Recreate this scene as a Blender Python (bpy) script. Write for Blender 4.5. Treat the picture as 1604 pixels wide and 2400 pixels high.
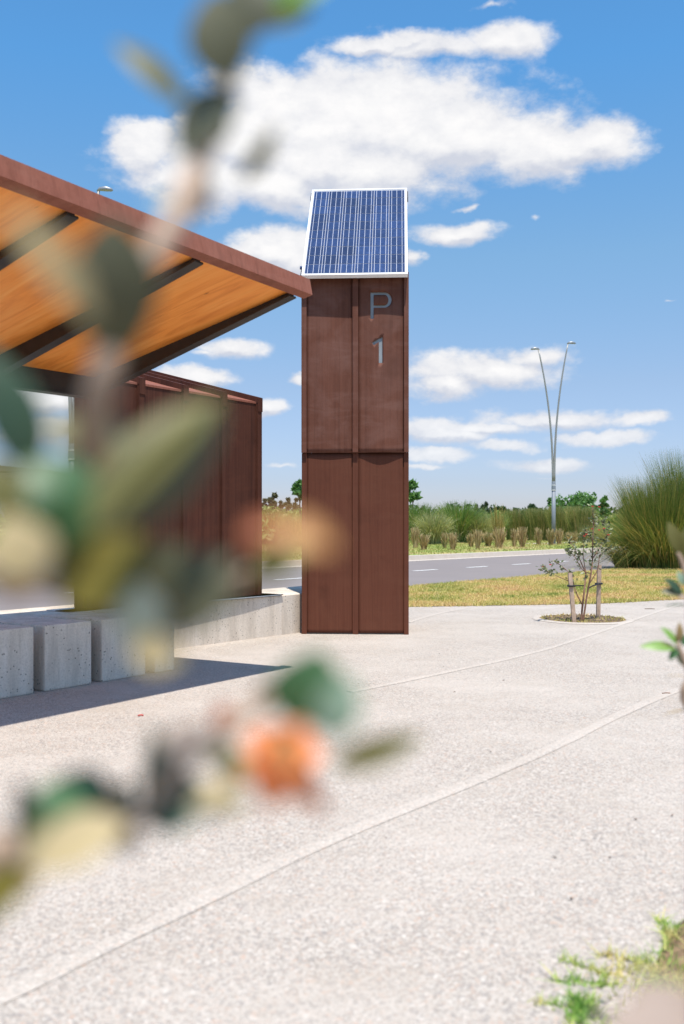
import bpy, bmesh, math, random
import numpy as np
from mathutils import Vector, Matrix, noise as mnoise

random.seed(7); rng = np.random.default_rng(7)
S = bpy.context.scene
for o in list(bpy.data.objects): bpy.data.objects.remove(o, do_unlink=True)
COL = S.collection
R = math.radians

# ------------------------------------------------------------------ camera
CAM_H, FPX, U0, V0 = 1.006, 2333.3, 802.0, 1235.0
cd = bpy.data.cameras.new('camera'); cam = bpy.data.objects.new('camera', cd); COL.objects.link(cam)
cam.location = (0, 0, CAM_H); cam.rotation_euler = (R(90), 0, 0)
cd.sensor_fit = 'VERTICAL'; cd.sensor_height = 36; cd.lens = 35
cd.shift_y = (V0 - 1200) / 2400
cd.clip_start = 0.05; cd.clip_end = 9000
cd.dof.use_dof = True; cd.dof.focus_distance = 11.5; cd.dof.aperture_fstop = 3.1
S.camera = cam

# ------------------------------------------------------------------ light
SUN_EL = 71.0
SUN_H = Vector((0.19, -0.982, 0)).normalized()            # horizontal direction towards the sun
sun_dir = (SUN_H * math.cos(R(SUN_EL)) + Vector((0, 0, math.sin(R(SUN_EL))))).normalized()
ld = bpy.data.lights.new('sun', 'SUN'); ld.energy = 4.2; ld.angle = R(0.53); ld.color = (1.0, 0.935, 0.85)
sun = bpy.data.objects.new('sun', ld); COL.objects.link(sun); sun.location = (3, -12, 30)
sun.rotation_euler = (-sun_dir).to_track_quat('-Z', 'Y').to_euler()

S.view_settings.view_transform = 'Standard'; S.view_settings.look = 'None'
S.view_settings.exposure = 0.53; S.view_settings.gamma = 1.0; S.view_settings.use_curve_mapping = False

# ------------------------------------------------------------------ node helper
class NT:
    def __init__(s, tree): s.t = tree; s.n = tree.nodes; s.l = tree.links; s.n.clear()
    def add(s, typ, ins=None, **kw):
        nd = s.n.new(typ)
        for k, v in kw.items(): setattr(nd, k, v)
        for k, v in (ins or {}).items():
            sock = nd.inputs[k]
            if isinstance(v, bpy.types.NodeSocket): s.l.new(v, sock)
            else: sock.default_value = v
        return nd
    def math(s, op, a, b=None, c=None, clamp=False):
        nd = s.n.new('ShaderNodeMath'); nd.operation = op; nd.use_clamp = clamp
        for i, v in enumerate((a, b, c)):
            if v is None: continue
            if isinstance(v, bpy.types.NodeSocket): s.l.new(v, nd.inputs[i])
            else: nd.inputs[i].default_value = v
        return nd.outputs[0]
    def vmath(s, op, a, b=None, out=0):
        nd = s.n.new('ShaderNodeVectorMath'); nd.operation = op
        for i, v in enumerate((a, b)):
            if v is None: continue
            if isinstance(v, bpy.types.NodeSocket): s.l.new(v, nd.inputs[i])
            else: nd.inputs[i].default_value = v
        return nd.outputs[out]
    def noise(s, vec, scale, detail=4, rough=0.55, out='Fac', dist=0.0):
        nd = s.add('ShaderNodeTexNoise', {'Scale': scale, 'Detail': detail, 'Roughness': rough, 'Distortion': dist})
        if vec is not None: s.l.new(vec, nd.inputs['Vector'])
        return nd.outputs[out]
    def ramp(s, fac, stops, interp='LINEAR'):
        nd = s.n.new('ShaderNodeValToRGB'); s.l.new(fac, nd.inputs[0]); e = nd.color_ramp
        e.interpolation = interp
        while len(e.elements) < len(stops): e.elements.new(0.5)
        for el, (p, c) in zip(e.elements, stops):
            el.position = p; el.color = (c, c, c, 1) if isinstance(c, (int, float)) else (*c, 1)
        return nd.outputs[0]
    def mix(s, fac, a, b, mode='MIX'):
        nd = s.n.new('ShaderNodeMix'); nd.data_type = 'RGBA'; nd.blend_type = mode
        for i, v in ((0, fac), (6, a), (7, b)):
            if isinstance(v, bpy.types.NodeSocket): s.l.new(v, nd.inputs[i])
            else: nd.inputs[i].default_value = v if isinstance(v, (int, float)) else (*v, 1)
        return nd.outputs[2]
    def sstep(s, x, a, b):
        nd = s.n.new('ShaderNodeMapRange'); nd.interpolation_type = 'SMOOTHSTEP'
        s.l.new(x, nd.inputs[0]); nd.inputs[1].default_value = a; nd.inputs[2].default_value = b
        return nd.outputs[0]

# ------------------------------------------------------------------ sky
W = bpy.data.worlds.new('World'); S.world = W; W.use_nodes = True
wt = NT(W.node_tree)
sky = wt.add('ShaderNodeTexSky', sky_type='NISHITA', sun_disc=False)
sky.sun_elevation = R(SUN_EL); sky.sun_rotation = math.atan2(SUN_H.x, SUN_H.y)
sky.altitude = 0; sky.air_density = 1.0; sky.dust_density = 0.6; sky.ozone_density = 2.2
geo = wt.add('ShaderNodeTexCoord'); dirv = wt.vmath('NORMALIZE', geo.outputs['Generated'])
sep = wt.add('ShaderNodeSeparateXYZ', {0: dirv})
az = wt.math('ARCTAN2', sep.outputs[0], sep.outputs[1]); el = wt.math('ARCSINE', sep.outputs[2])
ae = wt.add('ShaderNodeCombineXYZ', {0: az, 1: el, 2: 0.0}).outputs[0]
# cumulus seen over the plaza: heading / height of each puff, from pixels of the photograph (1568 px wide view)
puffs = [(620,255,120,85),(840,275,290,108),(1040,308,185,88),(1230,340,150,72),(1360,318,82,46),(1300,338,140,52),(335,350,88,62),
         (470,400,190,78),(640,420,150,62),(760,370,300,80),(580,330,160,90),(1000,112,160,28),(1150,88,112,36),(850,112,90,20),(950,98,100,24),
         (640,575,110,52),(600,560,60,30),(700,590,70,40),(1050,530,105,22),(1050,474,38,12),(530,800,90,24),(470,812,70,14),(690,872,34,17),(625,936,60,18),
         (440,868,110,22),(1080,850,190,46),(1230,815,125,34),(1020,880,110,36),(1030,992,150,24),(1260,958,200,27),(1120,978,180,19),(1160,1018,85,17),(1000,1045,90,17),(1380,1000,120,17),(1250,1060,120,17),(1480,960,80,17),
         (648,1062,62,12),(95,915,130,30),(105,985,90,32),(955,585,26,20),(1215,500,34,13),(1250,1082,70,7),(1530,690,36,6),(1120,12,90,14),
         (960,1075,80,9),(1420,1110,60,6),(-160,640,200,70),(1900,420,200,80),(1800,980,180,25),(-300,960,200,25)]
wz = wt.noise(wt.vmath('MULTIPLY', dirv, (1, 1, 1.4)), 11, 5, 0.6, out='Color')
ae = wt.vmath('ADD', ae, wt.vmath('MULTIPLY', wt.vmath('SUBTRACT', wz, (0.5, 0.5, 0.5)), (0.055, 0.032, 0)))
fld = None; fld2 = None
for (x, y, hw, hh) in puffs:
    wisp = hh < 16
    x *= 1.023; y *= 1.023; hw *= 1.023*(1.35 if hh < 16 else 1.1); hh *= 1.023*1.12
    a0 = math.atan2(x - U0, FPX); e0 = math.atan2(V0 - y, math.hypot(FPX, x - U0))
    k = math.cos(a0)
    dlt = wt.vmath('SUBTRACT', ae, (a0, e0, 0))
    sc = wt.vmath('MULTIPLY', dlt, (FPX / hw / k / k * 1.0, FPX / hh / k, 0))
    v = wt.math('SUBTRACT', 0.45 if wisp else (1.0 if hh < 45 else 1.15), wt.vmath('LENGTH', sc, None, 1))
    fld = v if fld is None else wt.math('SMOOTH_MAX', fld, v, 0.05)
    if hh > 20:
        sc2 = wt.vmath('MULTIPLY', wt.vmath('SUBTRACT', ae, (a0, e0-0.45*hh/FPX, 0)), (FPX / hw / k / k, FPX / hh / k, 0))
        v2 = wt.math('SUBTRACT', 1.0 if hh < 45 else 1.15, wt.vmath('LENGTH', sc2, None, 1))
        fld2 = v2 if fld2 is None else wt.math('MAXIMUM', fld2, v2)
# the same kind of cloud all round the sky outside that sector
pl = wt.vmath('DIVIDE', dirv, wt.add('ShaderNodeCombineXYZ', {0: wt.math('ADD', sep.outputs[2], 0.12), 1: wt.math('ADD', sep.outputs[2], 0.12), 2: 1e3}).outputs[0])
gen = wt.math('MULTIPLY', wt.math('SUBTRACT', wt.noise(pl, 1.3, 3, 0.5), 0.56), 5.0)
offax = wt.vmath('LENGTH', wt.vmath('MULTIPLY', wt.vmath('SUBTRACT', ae, (0, 0.2, 0)), (2.0, 1.6, 0)), None, 1)
gen = wt.math('ADD', gen, wt.math('MULTIPLY', wt.math('SUBTRACT', wt.sstep(offax, 0.8, 1.2), 1.0), 4.0))
fld = wt.math('MAXIMUM', fld, gen)
cv = wt.vmath('MULTIPLY', dirv, (1, 1, 1.7))
n1 = wt.noise(cv, 15, 9, 0.62); n2 = wt.noise(wt.vmath('ADD', cv, (0.004, 0, 0.02)), 15, 5, 0.55)
n3 = wt.noise(cv, 5.0, 4, 0.55)
dens = wt.math('ADD', fld, wt.math('MULTIPLY', wt.math('SUBTRACT', n1, 0.5), 1.75))
dens = wt.math('ADD', dens, wt.math('MULTIPLY', wt.math('SUBTRACT', n3, 0.5), 0.9))
cover = wt.sstep(wt.math('ADD', dens, 0.06), 0.0, 0.62)
# far low clouds thin out into the air
lowfade = wt.sstep(el, -0.01, 0.16)
cover = wt.math('MULTIPLY', cover, wt.math('MULTIPLY_ADD', lowfade, 0.36, 0.62))
relief = wt.math('MULTIPLY_ADD', wt.math('SUBTRACT', n1, n2), 1.7, 0.66, clamp=True)
thick = wt.sstep(dens, 0.2, 1.3)
lit = wt.math('ADD', wt.math('MULTIPLY', relief, 0.62), wt.math('MULTIPLY', thick, 0.38))
under = wt.math('MULTIPLY', wt.math('SUBTRACT', fld2, fld), 0.9, clamp=True)
lit = wt.math('SUBTRACT', lit, under, clamp=True)
SKY_K = 0.1
cc = wt.ramp(lit, [(0.1, (4.55, 4.75, 5.35)), (0.5, (6.1, 6.1, 6.25)), (0.85, (7.0, 6.9, 6.85))])
haze_f = wt.sstep(el, 0.20, 0.0)
grade = wt.ramp(wt.math('MULTIPLY', el, 1/0.9, clamp=True), [(0.0, (0.41, 0.415, 0.56)), (0.05, (0.37, 0.385, 0.51)), (0.155, (0.42, 0.43, 0.485)), (0.29, (0.425, 0.53, 0.555)), (0.48, (0.315, 0.595, 0.715)), (1.0, (0.29, 0.575, 0.72))])
skyc = wt.mix(1.0, sky.outputs[0], wt.mix(1.0, grade, (2, 2, 2), 'MULTIPLY'), 'MULTIPLY')
skyc = wt.mix(cover, skyc, cc)
bg = wt.add('ShaderNodeBackground', {'Color': skyc, 'Strength': SKY_K})
wt.l.new(bg.outputs[0], wt.add('ShaderNodeOutputWorld').inputs[0])

# ------------------------------------------------------------------ materials
def material(name):
    m = bpy.data.materials.new(name); m.use_nodes = True
    t = NT(m.node_tree); out = t.add('ShaderNodeOutputMaterial')
    b = t.add('ShaderNodeBsdfPrincipled'); t.l.new(b.outputs[0], out.inputs[0])
    return m, t, b
def setb(t, b, **kw):
    for k, v in kw.items():
        k = k.replace('_', ' ')
        if isinstance(v, bpy.types.NodeSocket): t.l.new(v, b.inputs[k])
        else: b.inputs[k].default_value = (*v, 1) if isinstance(v, tuple) and len(v) == 3 else v
def bump(t, b, h, strength=0.3, dist=0.01):
    nd = t.add('ShaderNodeBump', {'Strength': strength, 'Distance': dist, 'Height': h}); t.l.new(nd.outputs[0], b.inputs['Normal'])
def ocoord(t): return t.add('ShaderNodeTexCoord').outputs['Object']
def wpos(t): return t.add('ShaderNodeNewGeometry').outputs['Position']
def orand(t): return t.add('ShaderNodeObjectInfo').outputs['Random']
def scaled(t, v, s): return t.vmath('MULTIPLY', v, s)

M = {}
def corten(name, c0, c1, bloom, bl_amt, rough=0.62):
    m, t, b = material(name); p = wpos(t)
    streak = t.noise(scaled(t, p, (38, 38, 0.55)), 1.0, 5, 0.6)
    fine = t.noise(scaled(t, p, (160, 160, 6)), 1.0, 3, 0.6)
    mott = t.noise(p, 3.2, 6, 0.6, dist=0.5)
    spots = t.noise(p, 60, 3, 0.7)
    col = t.mix(t.ramp(streak, [(0.3, 0.0), (0.7, 1.0)]), c0, c1)
    col = t.mix(t.math('MULTIPLY', t.ramp(fine, [(0.35, 0.0), (0.75, 1.0)]), 0.25), col, tuple(x*1.35 for x in c1))
    col = t.mix(t.math('MULTIPLY', t.ramp(mott, [(0.45, 0.0), (0.75, 1.0)]), bl_amt), col, bloom)
    col = t.mix(t.math('MULTIPLY', t.ramp(spots, [(0.62, 0.0), (0.75, 1.0)]), 0.35), col, tuple(x*0.55 for x in c0))
    band = t.noise(scaled(t, p, (2.2, 2.2, 9)), 1.0, 4, 0.6, dist=0.6)
    col = t.mix(t.math('MULTIPLY', t.ramp(band, [(0.52, 0.0), (0.74, 1.0)]), bl_amt*0.8), col, bloom)
    runs = t.noise(scaled(t, p, (16, 16, 0.35)), 1.0, 3, 0.6)
    col = t.mix(t.math('MULTIPLY', t.ramp(runs, [(0.60, 0.0), (0.72, 1.0)]), 0.45), col, tuple(x*0.6 for x in c0))
    dark = t.noise(scaled(t, p, (3.2, 3.2, 2.6)), 1.0, 3, 0.5)
    col = t.mix(t.math('MULTIPLY', t.ramp(dark, [(0.58, 0.0), (0.72, 1.0)]), 0.4), col, tuple(x*0.62 for x in c0))
    setb(t, b, Base_Color=col, Roughness=t.math('MULTIPLY_ADD', mott, 0.25, rough), Specular_IOR_Level=0.2)
    bump(t, b, t.math('ADD', t.math('MULTIPLY', spots, 0.4), fine), 0.12, 0.004); M[name] = m
corten('corten_upper', (0.100, 0.036, 0.022), (0.140, 0.054, 0.034), (0.22, 0.118, 0.095), 0.45)
corten('corten_lower', (0.094, 0.030, 0.0165), (0.120, 0.041, 0.023), (0.145, 0.058, 0.034), 0.30)
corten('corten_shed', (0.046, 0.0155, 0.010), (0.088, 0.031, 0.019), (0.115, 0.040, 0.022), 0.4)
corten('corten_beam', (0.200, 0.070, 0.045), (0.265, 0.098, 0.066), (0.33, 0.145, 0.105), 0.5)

def simple(name, col, rough=0.6, metal=0.0, var=0.15, scale=8.0, spec=0.4):
    m, t, b = material(name); p = wpos(t); nz = t.noise(p, scale, 5, 0.6)
    c = t.mix(t.ramp(nz, [(0.3, 0.0), (0.7, 1.0)]), tuple(x*(1-var) for x in col), tuple(min(1, x*(1+var)) for x in col))
    setb(t, b, Base_Color=c, Roughness=rough, Metallic=metal, Specular_IOR_Level=spec); M[name] = m
simple('dark_steel', (0.030, 0.024, 0.022), 0.5, 0.0, 0.25)
simple('aluminium', (0.80, 0.80, 0.80), 0.35, 0.0, 0.04)
simple('galvanised', (0.30, 0.32, 0.35), 0.42, 0.5, 0.12, 20)
simple('lamp_paint', (0.20, 0.225, 0.26), 0.5, 0.0, 0.1, 3)
simple('lamp_arm_paint', (0.30, 0.30, 0.29), 0.45, 0.3, 0.1, 3)
simple('backsheet', (0.46, 0.48, 0.53), 0.25, 0.0, 0.02)
simple('letter_back', (0.28, 0.31, 0.33), 0.35, 0.0, 0.15, 5)
simple('base_plate', (0.40, 0.45, 0.50), 0.35, 0.3, 0.08, 5)
simple('white_paint', (0.75, 0.74, 0.71), 0.6, 0.0, 0.10, 5)
simple('render_white', (0.72, 0.72, 0.70), 0.8, 0.0, 0.05, 1)
simple('fascia_grey', (0.16, 0.14, 0.12), 0.8, 0.0, 0.1, 1)
simple('bark', (0.12, 0.085, 0.06), 0.85, 0.0, 0.35, 30)
simple('stem_red', (0.21, 0.115, 0.075), 0.7, 0.0, 0.3, 40)
simple('stem_pale', (0.44, 0.32, 0.235), 0.7, 0.0, 0.2, 30)
simple('stake_wood', (0.42, 0.31, 0.23), 0.8, 0.0, 0.25, 25)
simple('tie_black', (0.02, 0.02, 0.022), 0.6)
simple('glass_dark', (0.05, 0.06, 0.07), 0.1)
simple('soil', (0.22, 0.15, 0.085), 0.95, 0.0, 0.5, 20)
simple('cable', (0.03, 0.07, 0.2), 0.4)

# solar cell with three busbars
m, t, b = material('solar_cell'); oc = ocoord(t); sx = t.add('ShaderNodeSeparateXYZ', {0: oc})
bars = None
for xb in (-0.052, 0.0, 0.052):
    d = t.math('LESS_THAN', t.math('ABSOLUTE', t.math('SUBTRACT', sx.outputs[0], xb)), 0.0021)
    bars = d if bars is None else t.math('MAXIMUM', bars, d)
vor = t.add('ShaderNodeTexVoronoi', {'Vector': t.vmath('ADD', oc, t.add('ShaderNodeCombineXYZ', {0: t.math('MULTIPLY', orand(t), 50.0)}).outputs[0]), 'Scale': 45.0})
grain = t.math('MULTIPLY_ADD', t.add('ShaderNodeSeparateColor', {0: vor.outputs['Color']}).outputs[0], 0.35, 0.8)
base = t.mix(orand(t), (0.020, 0.029, 0.075), (0.030, 0.054, 0.15))
base = t.mix(1.0, base, t.add('ShaderNodeCombineXYZ', {0: grain, 1: grain, 2: grain}).outputs[0], 'MULTIPLY')
setb(t, b, Base_Color=t.mix(bars, base, (0.50, 0.52, 0.58)), Roughness=0.2, Specular_IOR_Level=0.5, Coat_Weight=0.25, Coat_Roughness=0.06)
M['solar_cell'] = m

# plywood soffit
m, t, b = material('plywood'); oc = t.vmath('ADD', ocoord(t), t.add('ShaderNodeCombineXYZ', {0: t.math('MULTIPLY', orand(t), 37.0)}).outputs[0])
g1 = t.noise(scaled(t, oc, (7.5, 0.9, 1)), 1.0, 6, 0.6, dist=1.6); g2 = t.noise(scaled(t, oc, (60, 2.2, 1)), 1.0, 4, 0.6)
kn = t.noise(scaled(t, oc, (14, 5.0, 1)), 1.0, 2, 0.5)
col = t.ramp(g1, [(0.28, (0.72, 0.215, 0.032)), (0.5, (0.93, 0.335, 0.062)), (0.72, (0.97, 0.42, 0.105))])
col = t.mix(t.math('MULTIPLY', t.ramp(g2, [(0.45, 0.0), (0.8, 1.0)]), 0.25), col, (0.60, 0.17, 0.024))
col = t.mix(t.math('MULTIPLY', t.ramp(kn, [(0.73, 0.0), (0.80, 1.0)]), 0.75), col, (0.16, 0.045, 0.012))
setb(t, b, Base_Color=col, Roughness=0.5, Specular_IOR_Level=0.3); M['plywood'] = m

# cast concrete
m, t, b = material('concrete'); p = wpos(t)
st = t.noise(scaled(t, p, (9, 9, 1.6)), 1.0, 6, 0.65); pit = t.add('ShaderNodeTexVoronoi', {'Vector': p, 'Scale': 34.0}).outputs['Distance']
patch = t.noise(p, 5, 4, 0.5); fn = t.noise(p, 90, 4, 0.7)
pits = t.math('MULTIPLY', t.math('LESS_THAN', pit, 0.17), t.math('GREATER_THAN', patch, 0.47))
col = t.ramp(st, [(0.25, (0.44, 0.38, 0.315)), (0.5, (0.66, 0.58, 0.485)), (0.75, (0.77, 0.69, 0.60))])
col = t.mix(t.math('MULTIPLY', t.ramp(fn, [(0.45, 0.0), (0.75, 1.0)]), 0.55), col, (0.34, 0.29, 0.245))
drip = t.noise(scaled(t, p, (26, 26, 1.1)), 1.0, 3, 0.5)
col = t.mix(t.math('MULTIPLY', t.ramp(drip, [(0.6, 0.0), (0.75, 1.0)]), 0.35), col, (0.42, 0.32, 0.23))
col = t.mix(t.math('MULTIPLY', pits, 0.75), col, (0.10, 0.085, 0.07))
setb(t, b, Base_Color=col, Roughness=0.85, Specular_IOR_Level=0.25)
bump(t, b, t.math('SUBTRACT', fn, pits), 0.3, 0.004); M['concrete'] = m

# exposed aggregate paving
def aggregate(name, lift, mixpale):
    m, t, b = material(name); p = wpos(t)
    v1 = t.add('ShaderNodeTexVoronoi', {'Vector': p, 'Scale': 215.0}); v2 = t.add('ShaderNodeTexVoronoi', {'Vector': p, 'Scale': 105.0})
    r1 = t.add('ShaderNodeSeparateColor', {0: v1.outputs['Color']}); r2 = t.add('ShaderNodeSeparateColor', {0: v2.outputs['Color']})
    stones = t.ramp(r1.outputs[0], [(0.0, (0.20, 0.195, 0.19)), (0.22, (0.36, 0.335, 0.315)), (0.42, (0.47, 0.44, 0.415)), (0.62, (0.60, 0.565, 0.535)), (0.80, (0.50, 0.385, 0.325)), (0.92, (0.72, 0.69, 0.665))], 'CONSTANT')
    st2 = t.ramp(r2.outputs[0], [(0.0, (0.24, 0.235, 0.24)), (0.3, (0.50, 0.465, 0.435)), (0.65, (0.60, 0.57, 0.545)), (0.84, (0.52, 0.375, 0.305)), (0.94, (0.73, 0.71, 0.69))], 'CONSTANT')
    col = t.mix(t.math('GREATER_THAN', r2.outputs[1], 0.66), stones, st2)
    gap = t.ramp(v1.outputs['Distance'], [(0.30, 0.0), (0.62, 1.0)])
    col = t.mix(t.math('MULTIPLY', gap, 0.6), col, (0.50, 0.465, 0.43))
    big = t.noise(p, 0.9, 5, 0.6); mid = t.noise(scaled(t, p, (1, 1, 1)), 3.5, 5, 0.65)
    col = t.mix(t.math('MULTIPLY', t.ramp(big, [(0.42, 0.0), (0.70, 1.0)]), 0.55), col, (0.60, 0.565, 0.535))
    col = t.mix(t.math('MULTIPLY', t.ramp(mid, [(0.50, 0.0), (0.76, 1.0)]), 0.4), col, (0.41, 0.365, 0.32))
    stain = t.noise(scaled(t, p, (0.55, 0.55, 1)), 1.0, 7, 0.7, dist=0.8)
    col = t.mix(t.math('MULTIPLY', t.ramp(stain, [(0.55, 0.0), (0.68, 1.0)]), 0.28), col, (0.40, 0.345, 0.29))
    if mixpale: col = t.mix(mixpale, col, (0.66, 0.62, 0.58))
    if lift != 1: col = t.mix(1.0, col, (lift*1.03, lift*0.982, lift*0.915), 'MULTIPLY')
    setb(t, b, Base_Color=col, Roughness=0.85, Specular_IOR_Level=0.2)
    bump(t, b, t.math('SUBTRACT', 1.0, v1.outputs['Distance']), 0.35, 0.003); M[name] = m
aggregate('aggregate', 0.845, 0); aggregate('aggregate_joint', 0.855, 0.26)

m, t, b = material('asphalt'); p = wpos(t)
n = t.noise(p, 140, 3, 0.7); n2_ = t.noise(scaled(t, p, (0.5, 0.5, 1)), 1.2, 5, 0.6)
col = t.mix(n2_, (0.205, 0.178, 0.168), (0.275, 0.238, 0.225)); col = t.mix(t.math('MULTIPLY', n, 0.4), col, (0.13, 0.115, 0.11))
setb(t, b, Base_Color=col, Roughness=0.8, Specular_IOR_Level=0.3); M['asphalt'] = m
m, t, b = material('kerb_concrete'); p = wpos(t)
setb(t, b, Base_Color=t.mix(t.noise(p, 4, 5, 0.6), (0.40, 0.34, 0.28), (0.56, 0.50, 0.44)), Roughness=0.9); M['kerb_concrete'] = m

def grassmat(name, cols, scale, transl=0.25):
    m, t, b = material(name); p = wpos(t)
    a = t.noise(p, scale, 6, 0.65); f = t.noise(p, scale*14, 3, 0.7)
    col = t.ramp(t.math('ADD', t.math('MULTIPLY', a, 0.68), t.math('MULTIPLY', f, 0.32)), [(0.39+0.22*i/(len(cols)-1), c) for i, c in enumerate(cols)])
    setb(t, b, Base_Color=col, Roughness=0.75, Specular_IOR_Level=0.25); M[name] = m
    if transl:
        tr = t.add('ShaderNodeBsdfTranslucent', {'Color': col}); mx = t.add('ShaderNodeMixShader', {0: transl})
        out = [n_ for n_ in t.n if n_.type == 'OUTPUT_MATERIAL'][0]
        t.l.new(b.outputs[0], mx.inputs[1]); t.l.new(tr.outputs[0], mx.inputs[2]); t.l.new(mx.outputs[0], out.inputs[0])
grassmat('lawn_soil', [(0.27, 0.25, 0.085), (0.46, 0.36, 0.15), (0.50, 0.33, 0.16)], 0.9, 0)
grassmat('lawn_blade', [(0.19, 0.26, 0.055), (0.42, 0.40, 0.11), (0.58, 0.45, 0.18), (0.58, 0.38, 0.19)], 0.9)
grassmat('verge', [(0.17, 0.24, 0.05), (0.27, 0.31, 0.07), (0.38, 0.34, 0.12), (0.44, 0.31, 0.15)], 0.35, 0)
grassmat('far_ground', [(0.12, 0.16, 0.05), (0.17, 0.19, 0.06), (0.22, 0.2, 0.08)], 0.05, 0)
grassmat('patch_blade', [(0.16, 0.34, 0.06), (0.34, 0.47, 0.11), (0.60, 0.56, 0.20), (0.70, 0.55, 0.27)], 7.0)

def leafmat(name, c0, c1, transl=0.3, rough=0.5, scale=6.0, c2=None):
    m, t, b = material(name); p = wpos(t); a = t.noise(p, scale, 4, 0.7)
    at = t.add('ShaderNodeAttribute', attribute_name='tint').outputs['Fac']
    col = t.mix(t.ramp(t.math('ADD', t.math('MULTIPLY', a, 0.4), t.math('MULTIPLY', at, 0.6)), [(0.25, 0.0), (0.75, 1.0)]), c0, c1)
    if c2: col = t.mix(t.ramp(at, [(0.80, 0.0), (0.92, 1.0)]), col, c2)
    setb(t, b, Base_Color=col, Roughness=rough, Specular_IOR_Level=0.35)
    tr = t.add('ShaderNodeBsdfTranslucent', {'Color': t.mix(1.0, col, (1.1, 1.2, 0.7), 'MULTIPLY')}); mx = t.add('ShaderNodeMixShader', {0: transl})
    out = [n_ for n_ in t.n if n_.type == 'OUTPUT_MATERIAL'][0]
    t.l.new(b.outputs[0], mx.inputs[1]); t.l.new(tr.outputs[0], mx.inputs[2]); t.l.new(mx.outputs[0], out.inputs[0]); M[name] = m
leafmat('stump_grass', (0.26, 0.17, 0.075), (0.76, 0.58, 0.34), 0.2, c2=(0.17, 0.21, 0.05))
leafmat('pampas_green', (0.09, 0.18, 0.045), (0.28, 0.39, 0.11), 0.3, c2=(0.30, 0.28, 0.10))
leafmat('pampas_pale', (0.24, 0.28, 0.11), (0.52, 0.50, 0.25), 0.3, c2=(0.42, 0.34, 0.17))
leafmat('pampas_gold', (0.20, 0.18, 0.05), (0.42, 0.32, 0.09), 0.3, c2=(0.52, 0.38, 0.14))
leafmat('reed', (0.13, 0.19, 0.05), (0.40, 0.38, 0.13), 0.35, c2=(0.62, 0.45, 0.22))
leafmat('reed_tall', (0.07, 0.135, 0.026), (0.25, 0.29, 0.07), 0.35, c2=(0.50, 0.36, 0.12))
leafmat('bush', (0.15, 0.22, 0.055), (0.34, 0.42, 0.13), 0.4, c2=(0.46, 0.43, 0.18))
leafmat('tree_dark', (0.030, 0.062, 0.022), (0.075, 0.13, 0.045), 0.2)
leafmat('tree_light', (0.07, 0.16, 0.045), (0.16, 0.30, 0.09), 0.3)
leafmat('tree_olive', (0.11, 0.115, 0.06), (0.23, 0.21, 0.12), 0.2)
leafmat('tree_blue', (0.05, 0.075, 0.055), (0.10, 0.13, 0.09), 0.2)
leafmat('sapling_leaf', (0.075, 0.105, 0.045), (0.26, 0.28, 0.15), 0.15, c2=(0.36, 0.36, 0.24), rough=0.75)
leafmat('petal_red', (0.55, 0.06, 0.05), (0.72, 0.22, 0.20), 0.2)
# near foliage
leafmat('leaf_green', (0.055, 0.13, 0.055), (0.09, 0.19, 0.08), 0.2, 0.4)
leafmat('leaf_bright', (0.15, 0.31, 0.06), (0.26, 0.42, 0.11), 0.25, 0.4)
leafmat('leaf_dark', (0.028, 0.055, 0.03), (0.055, 0.10, 0.055), 0.08, 0.35)
leafmat('leaf_slate', (0.105, 0.11, 0.065), (0.15, 0.152, 0.095), 0.08, 0.5)
leafmat('leaf_olive', (0.12, 0.115, 0.032), (0.17, 0.158, 0.048), 0.15, 0.5)
leafmat('leaf_mustard', (0.16, 0.135, 0.022), (0.22, 0.18, 0.03), 0.2, 0.5)
leafmat('leaf_grey', (0.10, 0.105, 0.06), (0.15, 0.15, 0.09), 0.1, 0.6)
leafmat('leaf_silver', (0.46, 0.50, 0.41), (0.60, 0.64, 0.54), 0.2, 0.6)
leafmat('leaf_mint', (0.25, 0.36, 0.26), (0.34, 0.46, 0.35), 0.2, 0.6)
leafmat('leaf_cream', (0.48, 0.38, 0.20), (0.56, 0.45, 0.26), 0.2, 0.6)
leafmat('leaf_orange', (0.55, 0.25, 0.09), (0.66, 0.36, 0.14), 0.2, 0.5)
leafmat('leaf_rust', (0.46, 0.13, 0.06), (0.58, 0.20, 0.09), 0.2, 0.5)
leafmat('leaf_brown', (0.24, 0.16, 0.07), (0.36, 0.26, 0.12), 0.15, 0.6)
leafmat('leaf_tan', (0.32, 0.245, 0.20), (0.40, 0.315, 0.265), 0.1, 0.7)
leafmat('petal_orange', (0.78, 0.20, 0.06), (0.90, 0.34, 0.12), 0.2, 0.5)

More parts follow.
